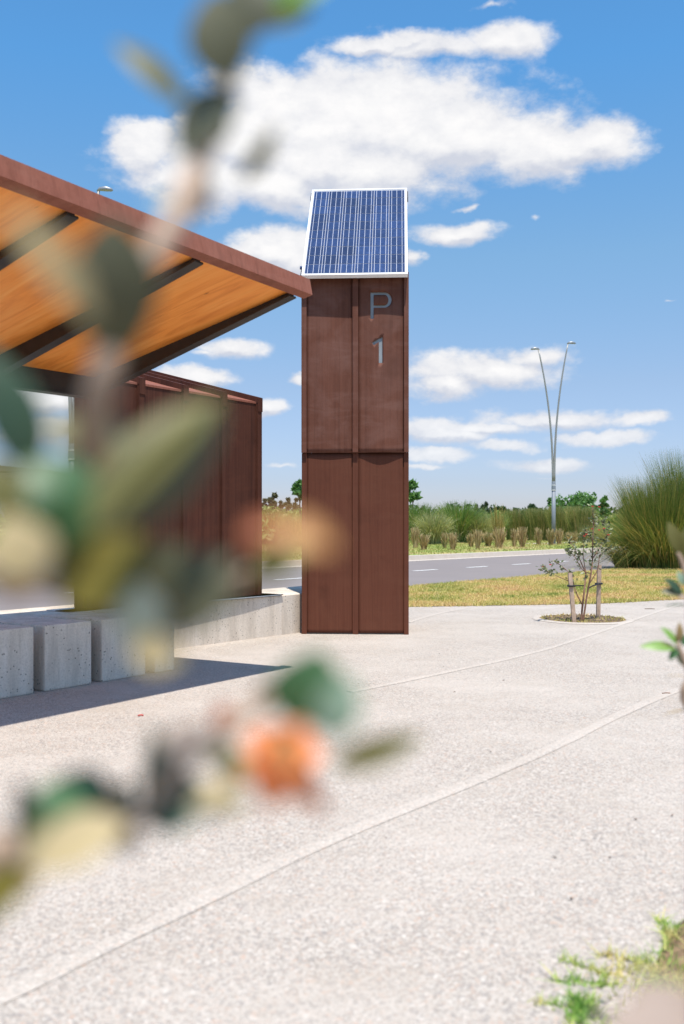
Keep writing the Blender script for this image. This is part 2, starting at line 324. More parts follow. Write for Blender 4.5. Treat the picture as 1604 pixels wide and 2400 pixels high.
# ------------------------------------------------------------------ object helpers
def link(o, parent=None):
    COL.objects.link(o)
    if parent is not None: o.parent = parent
    return o
def obj(name, verts, faces, mat, parent=None, smooth=False, tint=None):
    me = bpy.data.meshes.new(name); me.from_pydata([tuple(v) for v in verts], [], [tuple(f) for f in faces])
    if isinstance(mat, str): mat = M[mat]
    me.materials.append(mat)
    if smooth: me.polygons.foreach_set('use_smooth', [True]*len(me.polygons))
    if tint is not None:
        a = me.attributes.new('tint', 'FLOAT', 'POINT'); a.data.foreach_set('value', np.asarray(tint, dtype=np.float32))
    me.update(); return link(bpy.data.objects.new(name, me), parent)
def obj_np(name, V, F, mat, parent=None, smooth=False, tint=None):
    V = np.asarray(V, np.float32); F = np.asarray(F, np.int32); k = F.shape[1]
    me = bpy.data.meshes.new(name)
    me.vertices.add(len(V)); me.vertices.foreach_set('co', V.ravel())
    me.loops.add(F.size); me.loops.foreach_set('vertex_index', F.ravel())
    me.polygons.add(len(F)); me.polygons.foreach_set('loop_start', np.arange(0, F.size, k, dtype=np.int32))
    if smooth: me.polygons.foreach_set('use_smooth', np.ones(len(F), bool))
    if tint is not None:
        a = me.attributes.new('tint', 'FLOAT', 'POINT'); a.data.foreach_set('value', np.asarray(tint, np.float32))
    me.materials.append(M[mat]); me.update(calc_edges=True)
    return link(bpy.data.objects.new(name, me), parent)
def tag(o, label, cat, group=None):
    o['label'] = label; o['category'] = cat
    if group: o['group'] = group
    return o
def struct(o, label=None):
    o['kind'] = 'structure'
    if label: o['label'] = label
    return o
def empty(name, loc=(0, 0, 0), rz=0):
    o = bpy.data.objects.new(name, None); o.location = loc; o.rotation_euler = (0, 0, rz); o.empty_display_size = 0.2
    return link(o)
class MB:
    def __init__(s): s.v = []; s.f = []
    def add(s, v, f):
        k = len(s.v); s.v += [tuple(x) for x in v]; s.f += [tuple(i+k for i in q) for q in f]; return s
    def box(s, x0, x1, y0, y1, z0, z1, fn=None, bev=0.0):
        if bev <= 0:
            v = [(x, y, z) for x in (x0, x1) for y in (y0, y1) for z in (z0, z1)]
            f = [(0,1,3,2),(4,6,7,5),(0,4,5,1),(2,3,7,6),(0,2,6,4),(1,5,7,3)]
        else:
            bm = bmesh.new(); bmesh.ops.create_cube(bm, size=1)
            for q in bm.verts: q.co = ((x0+x1)/2+q.co.x*(x1-x0), (y0+y1)/2+q.co.y*(y1-y0), (z0+z1)/2+q.co.z*(z1-z0))
            bmesh.ops.bevel(bm, geom=list(bm.edges), offset=bev, segments=2, affect='EDGES', profile=0.6)
            bm.verts.index_update(); v = [tuple(q.co) for q in bm.verts]; f = [[q.index for q in p.verts] for p in bm.faces]; bm.free()
        if fn: v = [fn(*q) for q in v]
        return s.add(v, f)
    def hexa(s, a, b_):                                    # two quads (4 pts each), joined
        return s.add(list(a)+list(b_), [(3,2,1,0),(4,5,6,7),(0,1,5,4),(1,2,6,5),(2,3,7,6),(3,0,4,7)])
    def tube(s, path, rad, seg=8, cap=True):
        P = [Vector(p) for p in path]; rad = rad if hasattr(rad, '__len__') else [rad]*len(P)
        k = len(s.v); up = Vector((0.31, 0.2, 0.93))
        for i, p in enumerate(P):
            d = (P[min(i+1, len(P)-1)] - P[max(i-1, 0)]).normalized()
            a = d.cross(up)
            if a.length < 0.05: a = d.cross(Vector((1, 0, 0)))
            a.normalize(); b_ = d.cross(a)
            for j in range(seg):
                th = 2*math.pi*j/seg; s.v.append(tuple(p + (a*math.cos(th)+b_*math.sin(th))*rad[i]))
        for i in range(len(P)-1):
            for j in range(seg):
                s.f.append((k+i*seg+j, k+i*seg+(j+1) % seg, k+(i+1)*seg+(j+1) % seg, k+(i+1)*seg+j))
        if cap:
            s.f.append(tuple(k+j for j in range(seg))[::-1]); s.f.append(tuple(k+(len(P)-1)*seg+j for j in range(seg)))
        return s
    def out(s, name, mat, parent=None, smooth=False): return obj(name, s.v, s.f, mat, parent, smooth)
def curve_pts(pts, n=6):                                   # smooth catmull-rom polyline
    P = [Vector(p) for p in pts]; P = [P[0]*2-P[1]] + P + [P[-1]*2-P[-2]]; o = []
    for i in range(1, len(P)-2):
        for k in range(n):
            t_ = k/n; a, b_, c, d = P[i-1], P[i], P[i+1], P[i+2]
            o.append(0.5*((2*b_)+(-a+c)*t_+(2*a-5*b_+4*c-d)*t_*t_+(-a+3*b_-3*c+d)*t_**3))
    o.append(P[-2]); return o
def px(u, v, Y): return Vector(((u-U0)/FPX*Y, Y, CAM_H-(v-V0)/FPX*Y))     # point at depth Y
def gd(u, v, z=0.0):                                                     # point on level ground z
    Y = (CAM_H-z)*FPX/(v-V0); return Vector(((u-U0)/FPX*Y, Y, z))

# frames: shelter (s along the bench, t to the back) and road
TH = 34.5; P0 = Vector((-0.430, 9.437, 0)); D = Vector((math.sin(R(TH)), math.cos(R(TH)), 0)); Nn = Vector((-D.y, D.x, 0)); RZ = R(90-TH)
def L(s, t_, z=0): return P0 + D*s + Nn*t_ + Vector((0, 0, z))
TR = 37.5; R0 = Vector((1.11, 16.82, 0)); DR = Vector((math.sin(R(TR)), math.cos(R(TR)), 0)); NR = Vector((-DR.y, DR.x, 0))
def RD(a, n, z=0): return R0 + DR*a + NR*n + Vector((0, 0, z))

# ------------------------------------------------------------------ setting
GZ = -0.03; VZ = 0.13
def sheet(name, pts, mat, z=None):
    v = [(p[0], p[1], p[2] if z is None else z) for p in pts]
    return obj(name, v, [tuple(range(len(v)))], mat)
struct(sheet('ground', [(-4500, -300, GZ), (4500, -300, GZ), (4500, 8000, GZ), (-4500, 8000, GZ)], 'far_ground'))
struct(sheet('road', [RD(-90, 0), RD(160, 0), RD(160, 6.9), RD(-90, 6.9)], 'asphalt', -0.012), 'grey asphalt road with white centre dashes')
lawn_near = [(-1.9, 12.62), (-0.3, 12.47), (0.83, 12.51), (1.87, 12.71), (3.36, 13.04), (4.73, 13.84), (7.5, 16.6), (13, 23)]
lawn_far = [(15.5, 26.2), (11.0, 25.0), (8.35, 24.55), tuple(RD(8.6, -0.02))[:2], tuple(RD(4, -0.02))[:2], tuple(RD(-1.5, -0.02))[:2], tuple(RD(-4.8, -0.02))[:2]]
pave = struct(sheet('pavement', [(-10.5, 1.1), (-0.5, 1.35), (0.45, 1.75), (0.8, 2.45), (1.3, 3.1), (2.4, 4.0), (16, 9), (14.5, 22), (7.6, 16.75), (4.78, 13.92), (3.36, 13.12), (1.87, 12.8), (0.83, 12.6), (-0.3, 12.56),
                     (-1.9, 12.72), tuple(RD(-5.2, -0.02))[:2], tuple(RD(-19, -0.02))[:2]], 'aggregate', 0.0), 'pale exposed aggregate concrete plaza')
# pale ridged joints of the paving
def joint(pts, w=0.034, h=0.0028):
    P = curve_pts([(p[0], p[1], 0) for p in pts], 10); mb = MB(); n_ = len(P); prof = [(-1, 0.0025), (-0.45, 0.7), (0, 1), (0.45, 0.7), (1, 0.0025)]
    vv = []
    for i, p in enumerate(P):
        d = (P[min(i+1, n_-1)]-P[max(i-1, 0)]).normalized(); sd = Vector((-d.y, d.x, 0)); wb = w*(1+0.25*mnoise.noise(p*3))
        for (a, hh) in prof: q = p+sd*a*wb; vv.append((q.x, q.y, 0.002+h*hh))
    ff = [(i*5+j, (i+1)*5+j, (i+1)*5+j+1, i*5+j+1) for i in range(n_-1) for j in range(4)]
    obj('joint_ridge', vv, ff, 'aggregate_joint', pave, True)
joint([gd(-700, 2680), gd(0, 2337), gd(402, 2146), gd(800, 1958), gd(1236, 1779.5), gd(1569, 1625), gd(1900, 1510)])
joint([gd(820, 1622), gd(954, 1595), gd(1226, 1536), gd(1364, 1495), gd(1569, 1425), gd(1640, 1408)], 0.03)
joint([gd(956, 1459), gd(1030, 1438), gd(1100, 1424)], 0.03)

# lawn, verge and their blades
struct(sheet('lawn', lawn_near + lawn_far, 'lawn_soil', 0.006), 'dry lawn between the plaza and the road')
def inpoly(px_, py_, poly):
    x = np.asarray(px_); y = np.asarray(py_); c = np.zeros(len(x), bool); n_ = len(poly); j = n_-1
    for i in range(n_):
        xi, yi = poly[i][:2]; xj, yj = poly[j][:2]
        c ^= ((yi > y) != (yj > y)) & (x < (xj-xi)*(y-yi)/(yj-yi+1e-12)+xi); j = i
    return c
def blades(name, xy, z, h, w, mat, parent=None, lean=0.6, kind='stuff', label=None):
    n_ = len(xy); a = rng.uniform(0, 2*np.pi, n_); hh = rng.uniform(h[0], h[1], n_); l_ = rng.normal(0, lean, n_)*hh; la = rng.uniform(0, 2*np.pi, n_); ww = w*rng.uniform(0.6, 1.3, n_)
    sx_ = np.cos(a)*ww; sy_ = np.sin(a)*ww; V = np.zeros((n_, 3, 3))
    V[:, 0] = np.c_[xy[:, 0]-sx_, xy[:, 1]-sy_, np.full(n_, z)]; V[:, 1] = np.c_[xy[:, 0]+sx_, xy[:, 1]+sy_, np.full(n_, z)]
    V[:, 2] = np.c_[xy[:, 0]+np.cos(la)*l_, xy[:, 1]+np.sin(la)*l_, z+hh]
    o = obj_np(name, V.reshape(-1, 3), np.arange(3*n_).reshape(-1, 3), mat, parent)
    o['kind'] = kind
    if label: o['label'] = label; o['category'] = 'grass'
    return o
c_ = rng.uniform((-1, 12.3), (13, 26), (260000, 2)); c_ = c_[inpoly(c_[:, 0], c_[:, 1], lawn_near+lawn_far)]
vis = np.abs(c_[:, 0]/c_[:, 1]) < 0.42; c_ = c_[vis]
keep = rng.random(len(c_)) < np.clip((16.5/c_[:, 1])**2, 0, 1); c_ = c_[keep]
blades('lawn_grass', c_, 0.004, (0.018, 0.05), 0.006, 'lawn_blade', label='short dry grass blades of the lawn beside the plaza', lean=1.0)
# ragged fringe where the lawn meets the paving
e_ = []
for i in range(len(lawn_near)-2):
    a, b_ = np.array(lawn_near[i]), np.array(lawn_near[i+1]); k = int(np.linalg.norm(b_-a)*260)
    u_ = rng.random((k, 1)); e_.append(a+(b_-a)*u_+rng.normal(0, 0.05, (k, 2)))
blades('lawn_edge_grass', np.vstack(e_), 0.004, (0.02, 0.055), 0.007, 'lawn_blade', label='ragged grass fringe along the edge of the paving', lean=1.0)

# far side of the road
kerb = MB()
kerb.add([RD(-90, 7.42, VZ), RD(160, 7.42, VZ), RD(160, 7.60, VZ+0.004), RD(-90, 7.60, VZ+0.004), RD(-90, 7.38, -0.02), RD(160, 7.38, -0.02)], [(0, 1, 2, 3), (4, 5, 1, 0)])
ko = kerb.out('kerb', 'kerb_concrete'); struct(ko, 'pale concrete kerb across the road')
struct(sheet('gutter', [RD(-90, 6.88), RD(160, 6.88), RD(160, 7.42), RD(-90, 7.42)], 'kerb_concrete', -0.007), 'pale concrete gutter strip along the far kerb')
struct(sheet('verge', [RD(-90, 7.58, VZ), RD(200, 7.58, VZ), RD(260, 60, VZ), RD(-160, 60, VZ)], 'verge', VZ), 'mown grass verge across the road')
struct(sheet('path', [RD(33, 13.9), RD(60, 13.9), RD(60, 15.3), RD(33, 15.0)], 'kerb_concrete', VZ+0.006), 'pale footpath on the far verge')
q_ = rng.uniform((-25, 7.7), (48, 26), (60000, 2)); q_ = np.c_[R0.x+DR.x*q_[:, 0]+NR.x*q_[:, 1], R0.y+DR.y*q_[:, 0]+NR.y*q_[:, 1]]
blades('verge_grass', q_[(np.abs(q_[:, 0]/q_[:, 1]) < 0.4)], VZ, (0.03, 0.09), 0.016, 'verge', label='mown grass of the verge beyond the kerb')
for k in range(-9, 22):
    a0 = 5.7+2.42*k
    dsh = obj('lane_dash', [RD(a0-0.5, 3.24), RD(a0+0.5, 3.24), RD(a0+0.5, 3.37), RD(a0-0.5, 3.37)], [(0, 1, 2, 3)], 'white_paint', bpy.data.objects['road'])
    for v in dsh.data.vertices: v.co.z = -0.007
# planting bed round the camera (below and behind the view)
bed_e = [(-10.4, 1.12), (-0.5, 1.37), (0.45, 1.78), (0.8, 2.48), (1.3, 3.14), (2.4, 4.05), (16, 9.1), (40, 14)]
struct(obj('planting_bed', [(x, y, -0.008) for x, y in bed_e]+[(min(x, 30), -12, -0.008) if x > -5 else (-20, -12, -0.008) for x, y in bed_e], [(i+8, i+9, i+1, i) for i in range(7)], 'soil'), 'bare planting bed at the edge of the plaza')

# ------------------------------------------------------------------ sign tower (totem)
tx, ty = 0.1215, 9.31
tot = tag(empty('sign_tower', (tx, ty, 0), R(-3.3)), 'tall rust brown steel sign tower marked P1 under a tilted solar panel', 'sign tower')
XL, XR, CL, CR = -0.5005, 0.5005, -0.022, 0.029
ZJ, ZT = 1.70, 3.38
def bowed(x0, x1, z0, z1, y0, amp, thick=0.006, nx=14, nz=36):
    vv, ff = [], []
    for side in (0, 1):
        for j in range(nz+1):
            for i in range(nx+1):
                a = i/nx; b_ = j/nz; y = y0 - amp(a, b_) + (thick if side else 0)
                vv.append((x0+(x1-x0)*a, y, z0+(z1-z0)*b_))
    K = (nx+1)*(nz+1); idx = lambda i, j, s: s*K+j*(nx+1)+i
    for j in range(nz):
        for i in range(nx):
            ff.append((idx(i, j, 0), idx(i+1, j, 0), idx(i+1, j+1, 0), idx(i, j+1, 0)))
            ff.append((idx(i, j, 1), idx(i, j+1, 1), idx(i+1, j+1, 1), idx(i+1, j, 1)))
    for i in range(nx):
        ff.append((idx(i, 0, 0), idx(i, 0, 1), idx(i+1, 0, 1), idx(i+1, 0, 0))); ff.append((idx(i, nz, 0), idx(i+1, nz, 0), idx(i+1, nz, 1), idx(i, nz, 1)))
    for j in range(nz):
        ff.append((idx(0, j, 0), idx(0, j+1, 0), idx(0, j+1, 1), idx(0, j, 1))); ff.append((idx(nx, j, 0), idx(nx, j, 1), idx(nx, j+1, 1), idx(nx, j+1, 0)))
    return vv, ff
bow = lambda a: math.sin(math.pi*a)**1.5
UY, LY = 0.010, 0.026
v_, f_ = bowed(XL+0.046, CL, ZJ, ZT, UY, lambda a, b_: 0.010*bow(a)*(1-b_)**2+0.006*math.sin(2.2*a+3*b_)*math.sin(math.pi*b_)); obj('front_sheet', v_, f_, 'corten_upper', tot, True)
v_, f_ = bowed(XL+0.046, CL, 0.0, ZJ-0.002, LY, lambda a, b_: 0.004*bow(a)*b_); obj('front_sheet', v_, f_, 'corten_lower', tot, True)
v_, f_ = bowed(CR, XR-0.042, 0.0, ZJ-0.002, LY, lambda a, b_: 0.004*bow(a)*b_); obj('front_sheet', v_, f_, 'corten_lower', tot, True)
v_, f_ = bowed(CR, XR-0.042, ZJ, ZT, UY, lambda a, b_: 0.026*bow(a)*max(0, 1-2.2*b_)**1.5+0.011*bow(a)*max(0, b_*2-1)); ur = obj('front_sheet', v_, f_, 'corten_upper', tot, True)
ur['label'] = 'front sheet with the letter P and the figure 1 cut through it'
# cut the letter and the figure
def letter(polys):
    for pl_ in polys:
        n_ = len(pl_); vv = [(x, -0.2, z) for x, z in pl_]+[(x, 0.2, z) for x, z in pl_]
        ff = [tuple(range(n_)), tuple(range(2*n_-1, n_-1, -1))]+[(i, i+n_, (i+1) % n_+n_, (i+1) % n_) for i in range(n_)]
        c = obj('cutter', vv, ff, 'corten_upper', tot)
        bm = bmesh.new(); bm.from_mesh(c.data); bmesh.ops.recalc_face_normals(bm, faces=bm.faces[:]); bm.to_mesh(c.data); bm.free()
        md = ur.modifiers.new('cut', 'BOOLEAN'); md.operation = 'DIFFERENCE'; md.object = c; md.solver = 'EXACT'
        dg = bpy.context.evaluated_depsgraph_get(); me = bpy.data.meshes.new_from_object(ur.evaluated_get(dg))
        ur.modifiers.clear(); ur.data = me; bpy.data.objects.remove(c, do_unlink=True)
def zx(x, y):                                              # 3.484 px zoom of the photograph -> tower face
    p = px(600+x/3.484, 400+y/3.484, ty); return (p.x-tx, p.z)
A0 = [(c, s_) for c, s_ in [(math.cos(R(a)), math.sin(R(a))) for a in range(-90, 91, 10)]]
cx, rx, cyc, ryo = 1048, 60, 1058, 63
outer = [(cx+c*rx, cyc-s_*ryo) for c, s_ in A0]; inner = [(cx+c*(rx-26), cyc-s_*(ryo-21)) for c, s_ in A0]
bowl = [(950, cyc+ryo)]+outer+[(950, cyc-ryo), (950, cyc-ryo+21)]+inner[::-1]+[(950, cyc+ryo-21)]
letter([[zx(x, y) for x, y in [(936, 995), (962, 995), (962, 1210), (936, 1210)]], [zx(x, y) for x, y in bowl],
        [zx(x, y) for x, y in [(1004, 1372), (1034, 1358), (1034, 1571), (1004, 1571), (1004, 1400), (962, 1426), (948, 1405)]]])
MB().box(CR+0.02, XR-0.06, UY+0.010, UY+0.016, 2.3, 3.35).out('letter_backing', 'letter_back', tot)
for (z0, z1, mt, yo) in ((0.0, ZJ-0.001, 'corten_lower', LY), (ZJ+0.001, ZT, 'corten_upper', UY)):
    dz = 0.0 if z0 < 1 else 1.0
    for (a, b_) in ((XL, XL+0.046), (CL, CR), (XR-0.042, XR)):
        MB().box(a-0.001, b_+0.001, yo-(0.030 if dz else 0.014), yo+0.02, z0, z1, bev=0.003).out('strip', mt, tot)
DB = 0.92
def side(x0, x1):
    pts = [(0.03, 0.0), (DB, 0.0), (DB, ZT+(DB-0.03)*0.99), (0.03, ZT-0.02)]
    MB().hexa([(x0, y, z) for y, z in pts], [(x1, y, z) for y, z in pts]).out('side_panel', 'corten_lower', tot)
side(XL+0.004, XL+0.012); side(XR-0.012, XR-0.004)
MB().box(XL+0.014, XR-0.014, DB-0.008, DB, 0, ZT+(DB-0.03)*0.99-0.01).out('rear_panel', 'corten_lower', tot)
MB().box(XL+0.01, XR-0.01, LY-0.004, LY+0.02, 0.0, 0.012).out('base_shadow_strip', 'dark_steel', tot)  # dark strip painted in for the thin shadow of the gap at the foot
# solar panel: local frame tilted 46 degrees
TL = R(45.8); pw, plen, fth = 0.984, 1.645, 0.038
b0 = Vector((0, -0.112, 3.339)); ax = Vector((0, math.cos(TL), math.sin(TL))); nz_ = Vector((0, -math.sin(TL), math.cos(TL)))
sp = bpy.data.objects.new('solar_panel', None); link(sp, tot)
sp.matrix_local = Matrix(((1, 0, 0, 0), (0, ax.y, nz_.y, b0.y), (0, ax.z, nz_.z, b0.z), (0, 0, 0, 1)))
fw = 0.020
MB().box(-pw/2, pw/2, 0, fw, -fth, 0).out('frame_rail', 'aluminium', sp); MB().box(-pw/2, pw/2, plen-fw, plen, -fth, 0).out('frame_rail', 'aluminium', sp)
for sg in (-1, 1): MB().box(sg*pw/2-(fw if sg > 0 else 0), sg*pw/2+(0 if sg > 0 else fw), fw, plen-fw, -fth, -0.0005).out('frame_rail', 'aluminium', sp)
MB().box(-pw/2+fw, pw/2-fw, fw, plen-fw, -0.012, -0.006).out('backsheet', 'backsheet', sp)
cw, ch = 0.1505, 0.1575; gx = (pw-2*fw-0.012)/6; gy = (plen-2*fw-0.03)/10; cme = None
for r_ in range(10):
    for c in range(6):
        if cme is None:
            o = MB().box(-cw/2, cw/2, -gy/2+0.0036, gy/2-0.0036, 0, 0.002).out('cell', 'solar_cell', sp); cme = o.data
        else: o = link(bpy.data.objects.new('cell', cme), sp)
        o.location = (-pw/2+fw+0.006+gx*(c+0.5), fw+0.015+gy*(r_+0.5), -0.0055)
for sg in (-1, 1):
    MB().box(sg*(pw/2+0.002), sg*(pw/2+0.012), plen-0.16, plen-0.03, -0.075, -0.02).out('bracket', 'dark_steel', sp)
MB().box(-pw/2+0.05, -pw/2+0.09, 0.14, plen-0.1, -0.085, -fth).out('mounting_rail', 'galvanised', sp)
MB().box(pw/2-0.09, pw/2-0.05, 0.14, plen-0.1, -0.085, -fth).out('mounting_rail', 'galvanised', sp)
MB().tube(curve_pts([(XL-0.006, 0.06, 3.26), (XL-0.014, 0.05, 3.34), (XL-0.006, 0.05, 3.42), (XL+0.004, 0.07, 3.47)], 5), 0.006, 6).out('cable', 'dark_steel', tot, True)
MB().tube([(XL-0.013, 0.05, 3.435), (XL-0.012, 0.05, 3.465)], 0.010, 8).out('cable_connector', 'cable', tot, True)

# ------------------------------------------------------------------ concrete wall and seat blocks
PZ = 0.372
cw_ = tag(empty('concrete_wall', P0, RZ), 'low pale concrete plinth wall left of the rust sign tower', 'concrete wall')
wv = MB()
prof = [(-9.5, 0.0), (-4.0, 0.04), (-2.2, 0.09), (-1.49, 0.085), (-0.7, 0.045), (0.02, 0.0), (0.55, -0.02), (1.35, -0.02)]
for i in range(len(prof)-1):
    (s0, t0), (s1, t1) = prof[i], prof[i+1]
    wv.add([(s0, t0, 0), (s1, t1, 0), (s1, t1, PZ-0.008), (s0, t0, PZ-0.008), (s0, t0+0.008, PZ), (s1, t1+0.008, PZ), (s1, 0.71, PZ), (s0, 0.71, PZ), (s1, 0.71, 0), (s0, 0.71, 0)],
           [(0, 1, 2, 3), (3, 2, 5, 4), (4, 5, 6, 7), (7, 6, 8, 9)])
wv.out('wall_body', 'concrete', cw_)
names = ['pale concrete seat block at the right end of the row under the canopy', 'second concrete seat block from the right end of the row under the canopy',
         'third concrete seat block from the right end of the row under the canopy', 'fourth concrete seat block from the right, cut by the left edge of the photo']
def srange(u): return None
ends = [(-2.62, -2.43), (-3.10, -2.71), (-3.555, -3.185), (-4.02, -3.635)]
for (s0, s1), lb in zip(ends, names):
    e = tag(empty('seat_block', L((s0+s1)/2, -0.45), RZ), lb, 'seat block', 'concrete seat blocks under the canopy')
    w2 = (s1-s0)/2
    MB().box(-w2, w2, -0.315, 0.30, 0.0, 0.405, bev=0.012).out('block_body', 'concrete', e)

# ------------------------------------------------------------------ rust steel screen with roof rising to the road
sh = tag(empty('steel_shelter', P0, RZ), 'rust streaked steel bus shelter wall standing on the concrete plinth', 'bus shelter')
posts = [-2.54, -2.385, -1.894, -1.392, -0.902, -0.412]; FT = 0.14; SZ = 2.15; RS = 0.275
pw_ = 0.058
for i in range(1, 5):
    a, b_ = posts[i]+pw_/2, posts[i+1]-pw_/2
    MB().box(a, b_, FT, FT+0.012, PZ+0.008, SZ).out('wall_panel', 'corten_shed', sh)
    # roof sheet between two ribs, folded over the wall head
    def roofz(t_): return SZ+(t_-FT)*RS
    MB().add([(a, FT-0.006, SZ-0.012), (b_, FT-0.006, SZ-0.012), (b_, FT-0.006, SZ+0.006), (a, FT-0.006, SZ+0.006), (b_, 1.75, roofz(1.75)+0.006), (a, 1.75, roofz(1.75)+0.006), (b_, 1.75, roofz(1.75)), (a, 1.75, roofz(1.75)), (b_, FT+0.012, SZ), (a, FT+0.012, SZ)],
             [(0, 1, 2, 3), (3, 2, 4, 5), (5, 4, 6, 7), (7, 6, 8, 9)]).out('roof_sheet', 'corten_beam', sh)
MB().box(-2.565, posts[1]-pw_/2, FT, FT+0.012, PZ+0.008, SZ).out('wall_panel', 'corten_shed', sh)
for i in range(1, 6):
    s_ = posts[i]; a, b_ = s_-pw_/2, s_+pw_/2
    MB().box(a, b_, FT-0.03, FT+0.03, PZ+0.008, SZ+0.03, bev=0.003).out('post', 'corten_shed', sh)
    rb = MB(); z0 = SZ+0.0; hgt = 0.055
    rb.hexa([(a-0.002, FT-0.034, SZ+0.045), (b_+0.002, FT-0.034, SZ+0.045), (b_+0.002, 1.78, SZ+0.045+(1.78-FT)*RS), (a-0.002, 1.78, SZ+0.045+(1.78-FT)*RS)][::-1],
            [(a-0.002, FT-0.034, SZ-0.012), (b_+0.002, FT-0.034, SZ-0.012), (b_+0.002, 1.78, SZ-0.012+(1.78-FT)*RS), (a-0.002, 1.78, SZ-0.012+(1.78-FT)*RS)][::-1])
    rb.box(a-0.002, b_+0.002, FT-0.036, FT-0.031, SZ-0.085, SZ+0.040)
    rb.out('roof_rib', 'corten_shed', sh)
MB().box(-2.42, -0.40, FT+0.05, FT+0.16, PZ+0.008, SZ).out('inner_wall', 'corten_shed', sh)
MB().box(-2.6, -0.21, -0.0, 0.40, PZ+0.001, PZ+0.008, fn=lambda x, y, z: (x, y if y > 0.2 else np.interp(x, [p[0] for p in prof], [p[1] for p in prof])-0.018, z)).out('base_plate', 'base_plate', sh)
bp = sh.children[-1]
# (subdivided so that the plate follows the bowed wall)
bm = bmesh.new(); vv = [];
ss = np.linspace(-2.6, -0.21, 20)
for s_ in ss:
    tf = float(np.interp(s_, [p[0] for p in prof], [p[1] for p in prof]))-0.019
    vv.append([bm.verts.new(q) for q in ((s_, tf, PZ+0.001), (s_, tf, PZ+0.008), (s_, 0.30, PZ+0.008), (s_, 0.30, PZ+0.001))])
for i in range(len(vv)-1):
    for k in range(4): bm.faces.new((vv[i][k], vv[i+1][k], vv[i+1][(k+1) % 4], vv[i][(k+1) % 4]))
bm.faces.new(vv[0]); bm.faces.new(vv[-1][::-1]); bmesh.ops.recalc_face_normals(bm, faces=bm.faces[:]); bm.to_mesh(bp.data); bm.free()

# ------------------------------------------------------------------ canopy with plywood soffit
ca = tag(empty('canopy', P0, RZ), 'sloping canopy with rust steel fascia and orange plywood soffit', 'canopy')
SE = -2.43; SW = -6.3
def zs(t_): return 2.105 - 0.212*(t_+0.06)
def cf(s, t_, z):
    w = (t_+0.06)/(-1.9); return (s, t_ + w*0.038*(s-SE), z - w*0.017*(s-SE))
TF, TB = -1.965, 0.0
al = math.atan(0.212); ca_, sa_ = math.cos(al), math.sin(al)
def fpt(s, a, h):                                          # a: along slope from the front lip, h: along roof normal
    t_ = TF + a*ca_ + h*sa_; return cf(s, t_, zs(TF)-0.03 - a*sa_ + h*ca_)
fb = MB()
prof_f = [(0, 0), (0.072, 0), (0.072, 0.018), (0.05, 0.018), (0.05, 0.105), (0, 0.105)]
prof_f = [(0, 0), (0.072, 0), (0.072, 0.105), (0, 0.105)]
n_ = len(prof_f); fb.add([fpt(SW, a, h) for a, h in prof_f]+[fpt(SE, a, h) for a, h in prof_f], [tuple(range(n_)), tuple(range(2*n_-1, n_-1, -1))]+[(i, (i+1) % n_, (i+1) % n_+n_, i+n_)[::-1] for i in range(n_)])
fb.out('fascia', 'corten_beam', ca)
raf = [-2.53, -3.43, -4.345, -5.26, -6.18]
TI = TF+0.085
for s_ in raf:
    mb = MB(); d0, d1 = 0.026, 0.120
    def pt(s2, t_, dz): return cf(s2, t_, zs(t_)+dz)
    # web
    mb.hexa([pt(s_-0.012, TI, -d0), pt(s_+0.012, TI, -d0), pt(s_+0.012, TB-0.07, -d1), pt(s_-0.012, TB-0.07, -d1)], [pt(s_-0.012, TI, 0.004), pt(s_+0.012, TI, 0.004), pt(s_+0.012, TB-0.07, 0.004), pt(s_-0.012, TB-0.07, 0.004)])
    # flange
    mb.hexa([pt(s_-0.036, TI, -d0-0.010), pt(s_+0.036, TI, -d0-0.010), pt(s_+0.036, TB-0.07, -d1-0.010), pt(s_-0.036, TB-0.07, -d1-0.010)], [pt(s_-0.036, TI, -d0), pt(s_+0.036, TI, -d0), pt(s_+0.036, TB-0.07, -d1), pt(s_-0.036, TB-0.07, -d1)])
    mb.out('rafter', 'dark_steel', ca)
for i in range(len(raf)-1):
    a, b_ = raf[i+1]+0.014, raf[i]-0.014; mb = MB()
    T = [TI-0.004+(TB-0.06-TI)*k/6 for k in range(7)]
    o = empty('tmp'); bpy.data.objects.remove(o)
    so = mb.hexa([cf(a, TI-0.01, zs(TI-0.01)), cf(b_, TI-0.01, zs(TI-0.01)), cf(b_, TB-0.06, zs(TB-0.06)), cf(a, TB-0.06, zs(TB-0.06))],
                 [cf(a, TI-0.01, zs(TI-0.01)+0.015), cf(b_, TI-0.01, zs(TI-0.01)+0.015), cf(b_, TB-0.06, zs(TB-0.06)+0.015), cf(a, TB-0.06, zs(TB-0.06)+0.015)]).out('soffit_panel', 'plywood', ca)
mb = MB(); mb.box(SW, SE-0.03, TB-0.06, TB-0.045, zs(TB)-0.135, zs(TB)+0.02); mb.box(SW, SE-0.03, TB-0.105, TB-0.005, zs(TB)-0.147, zs(TB)-0.135); mb.out('back_beam', 'dark_steel', ca)
MB().hexa([cf(SW, TI-0.01, zs(TI)+0.022), cf(SE-0.06, TI-0.01, zs(TI)+0.022), cf(SE-0.06, TB, zs(TB)+0.022), cf(SW, TB, zs(TB)+0.022)],
          [cf(SW, TI-0.01, zs(TI)+0.06), cf(SE-0.06, TI-0.01, zs(TI)+0.06), cf(SE-0.06, TB, zs(TB)+0.06), cf(SW, TB, zs(TB)+0.06)]).out('roof_sheet', 'corten_beam', ca)
for s_ in (-2.50, -2.56): MB().box(s_-0.02, s_+0.02, TB-0.045, FT+0.02, zs(TB)-0.10, zs(TB)-0.04).out('wall_bracket', 'dark_steel', ca)
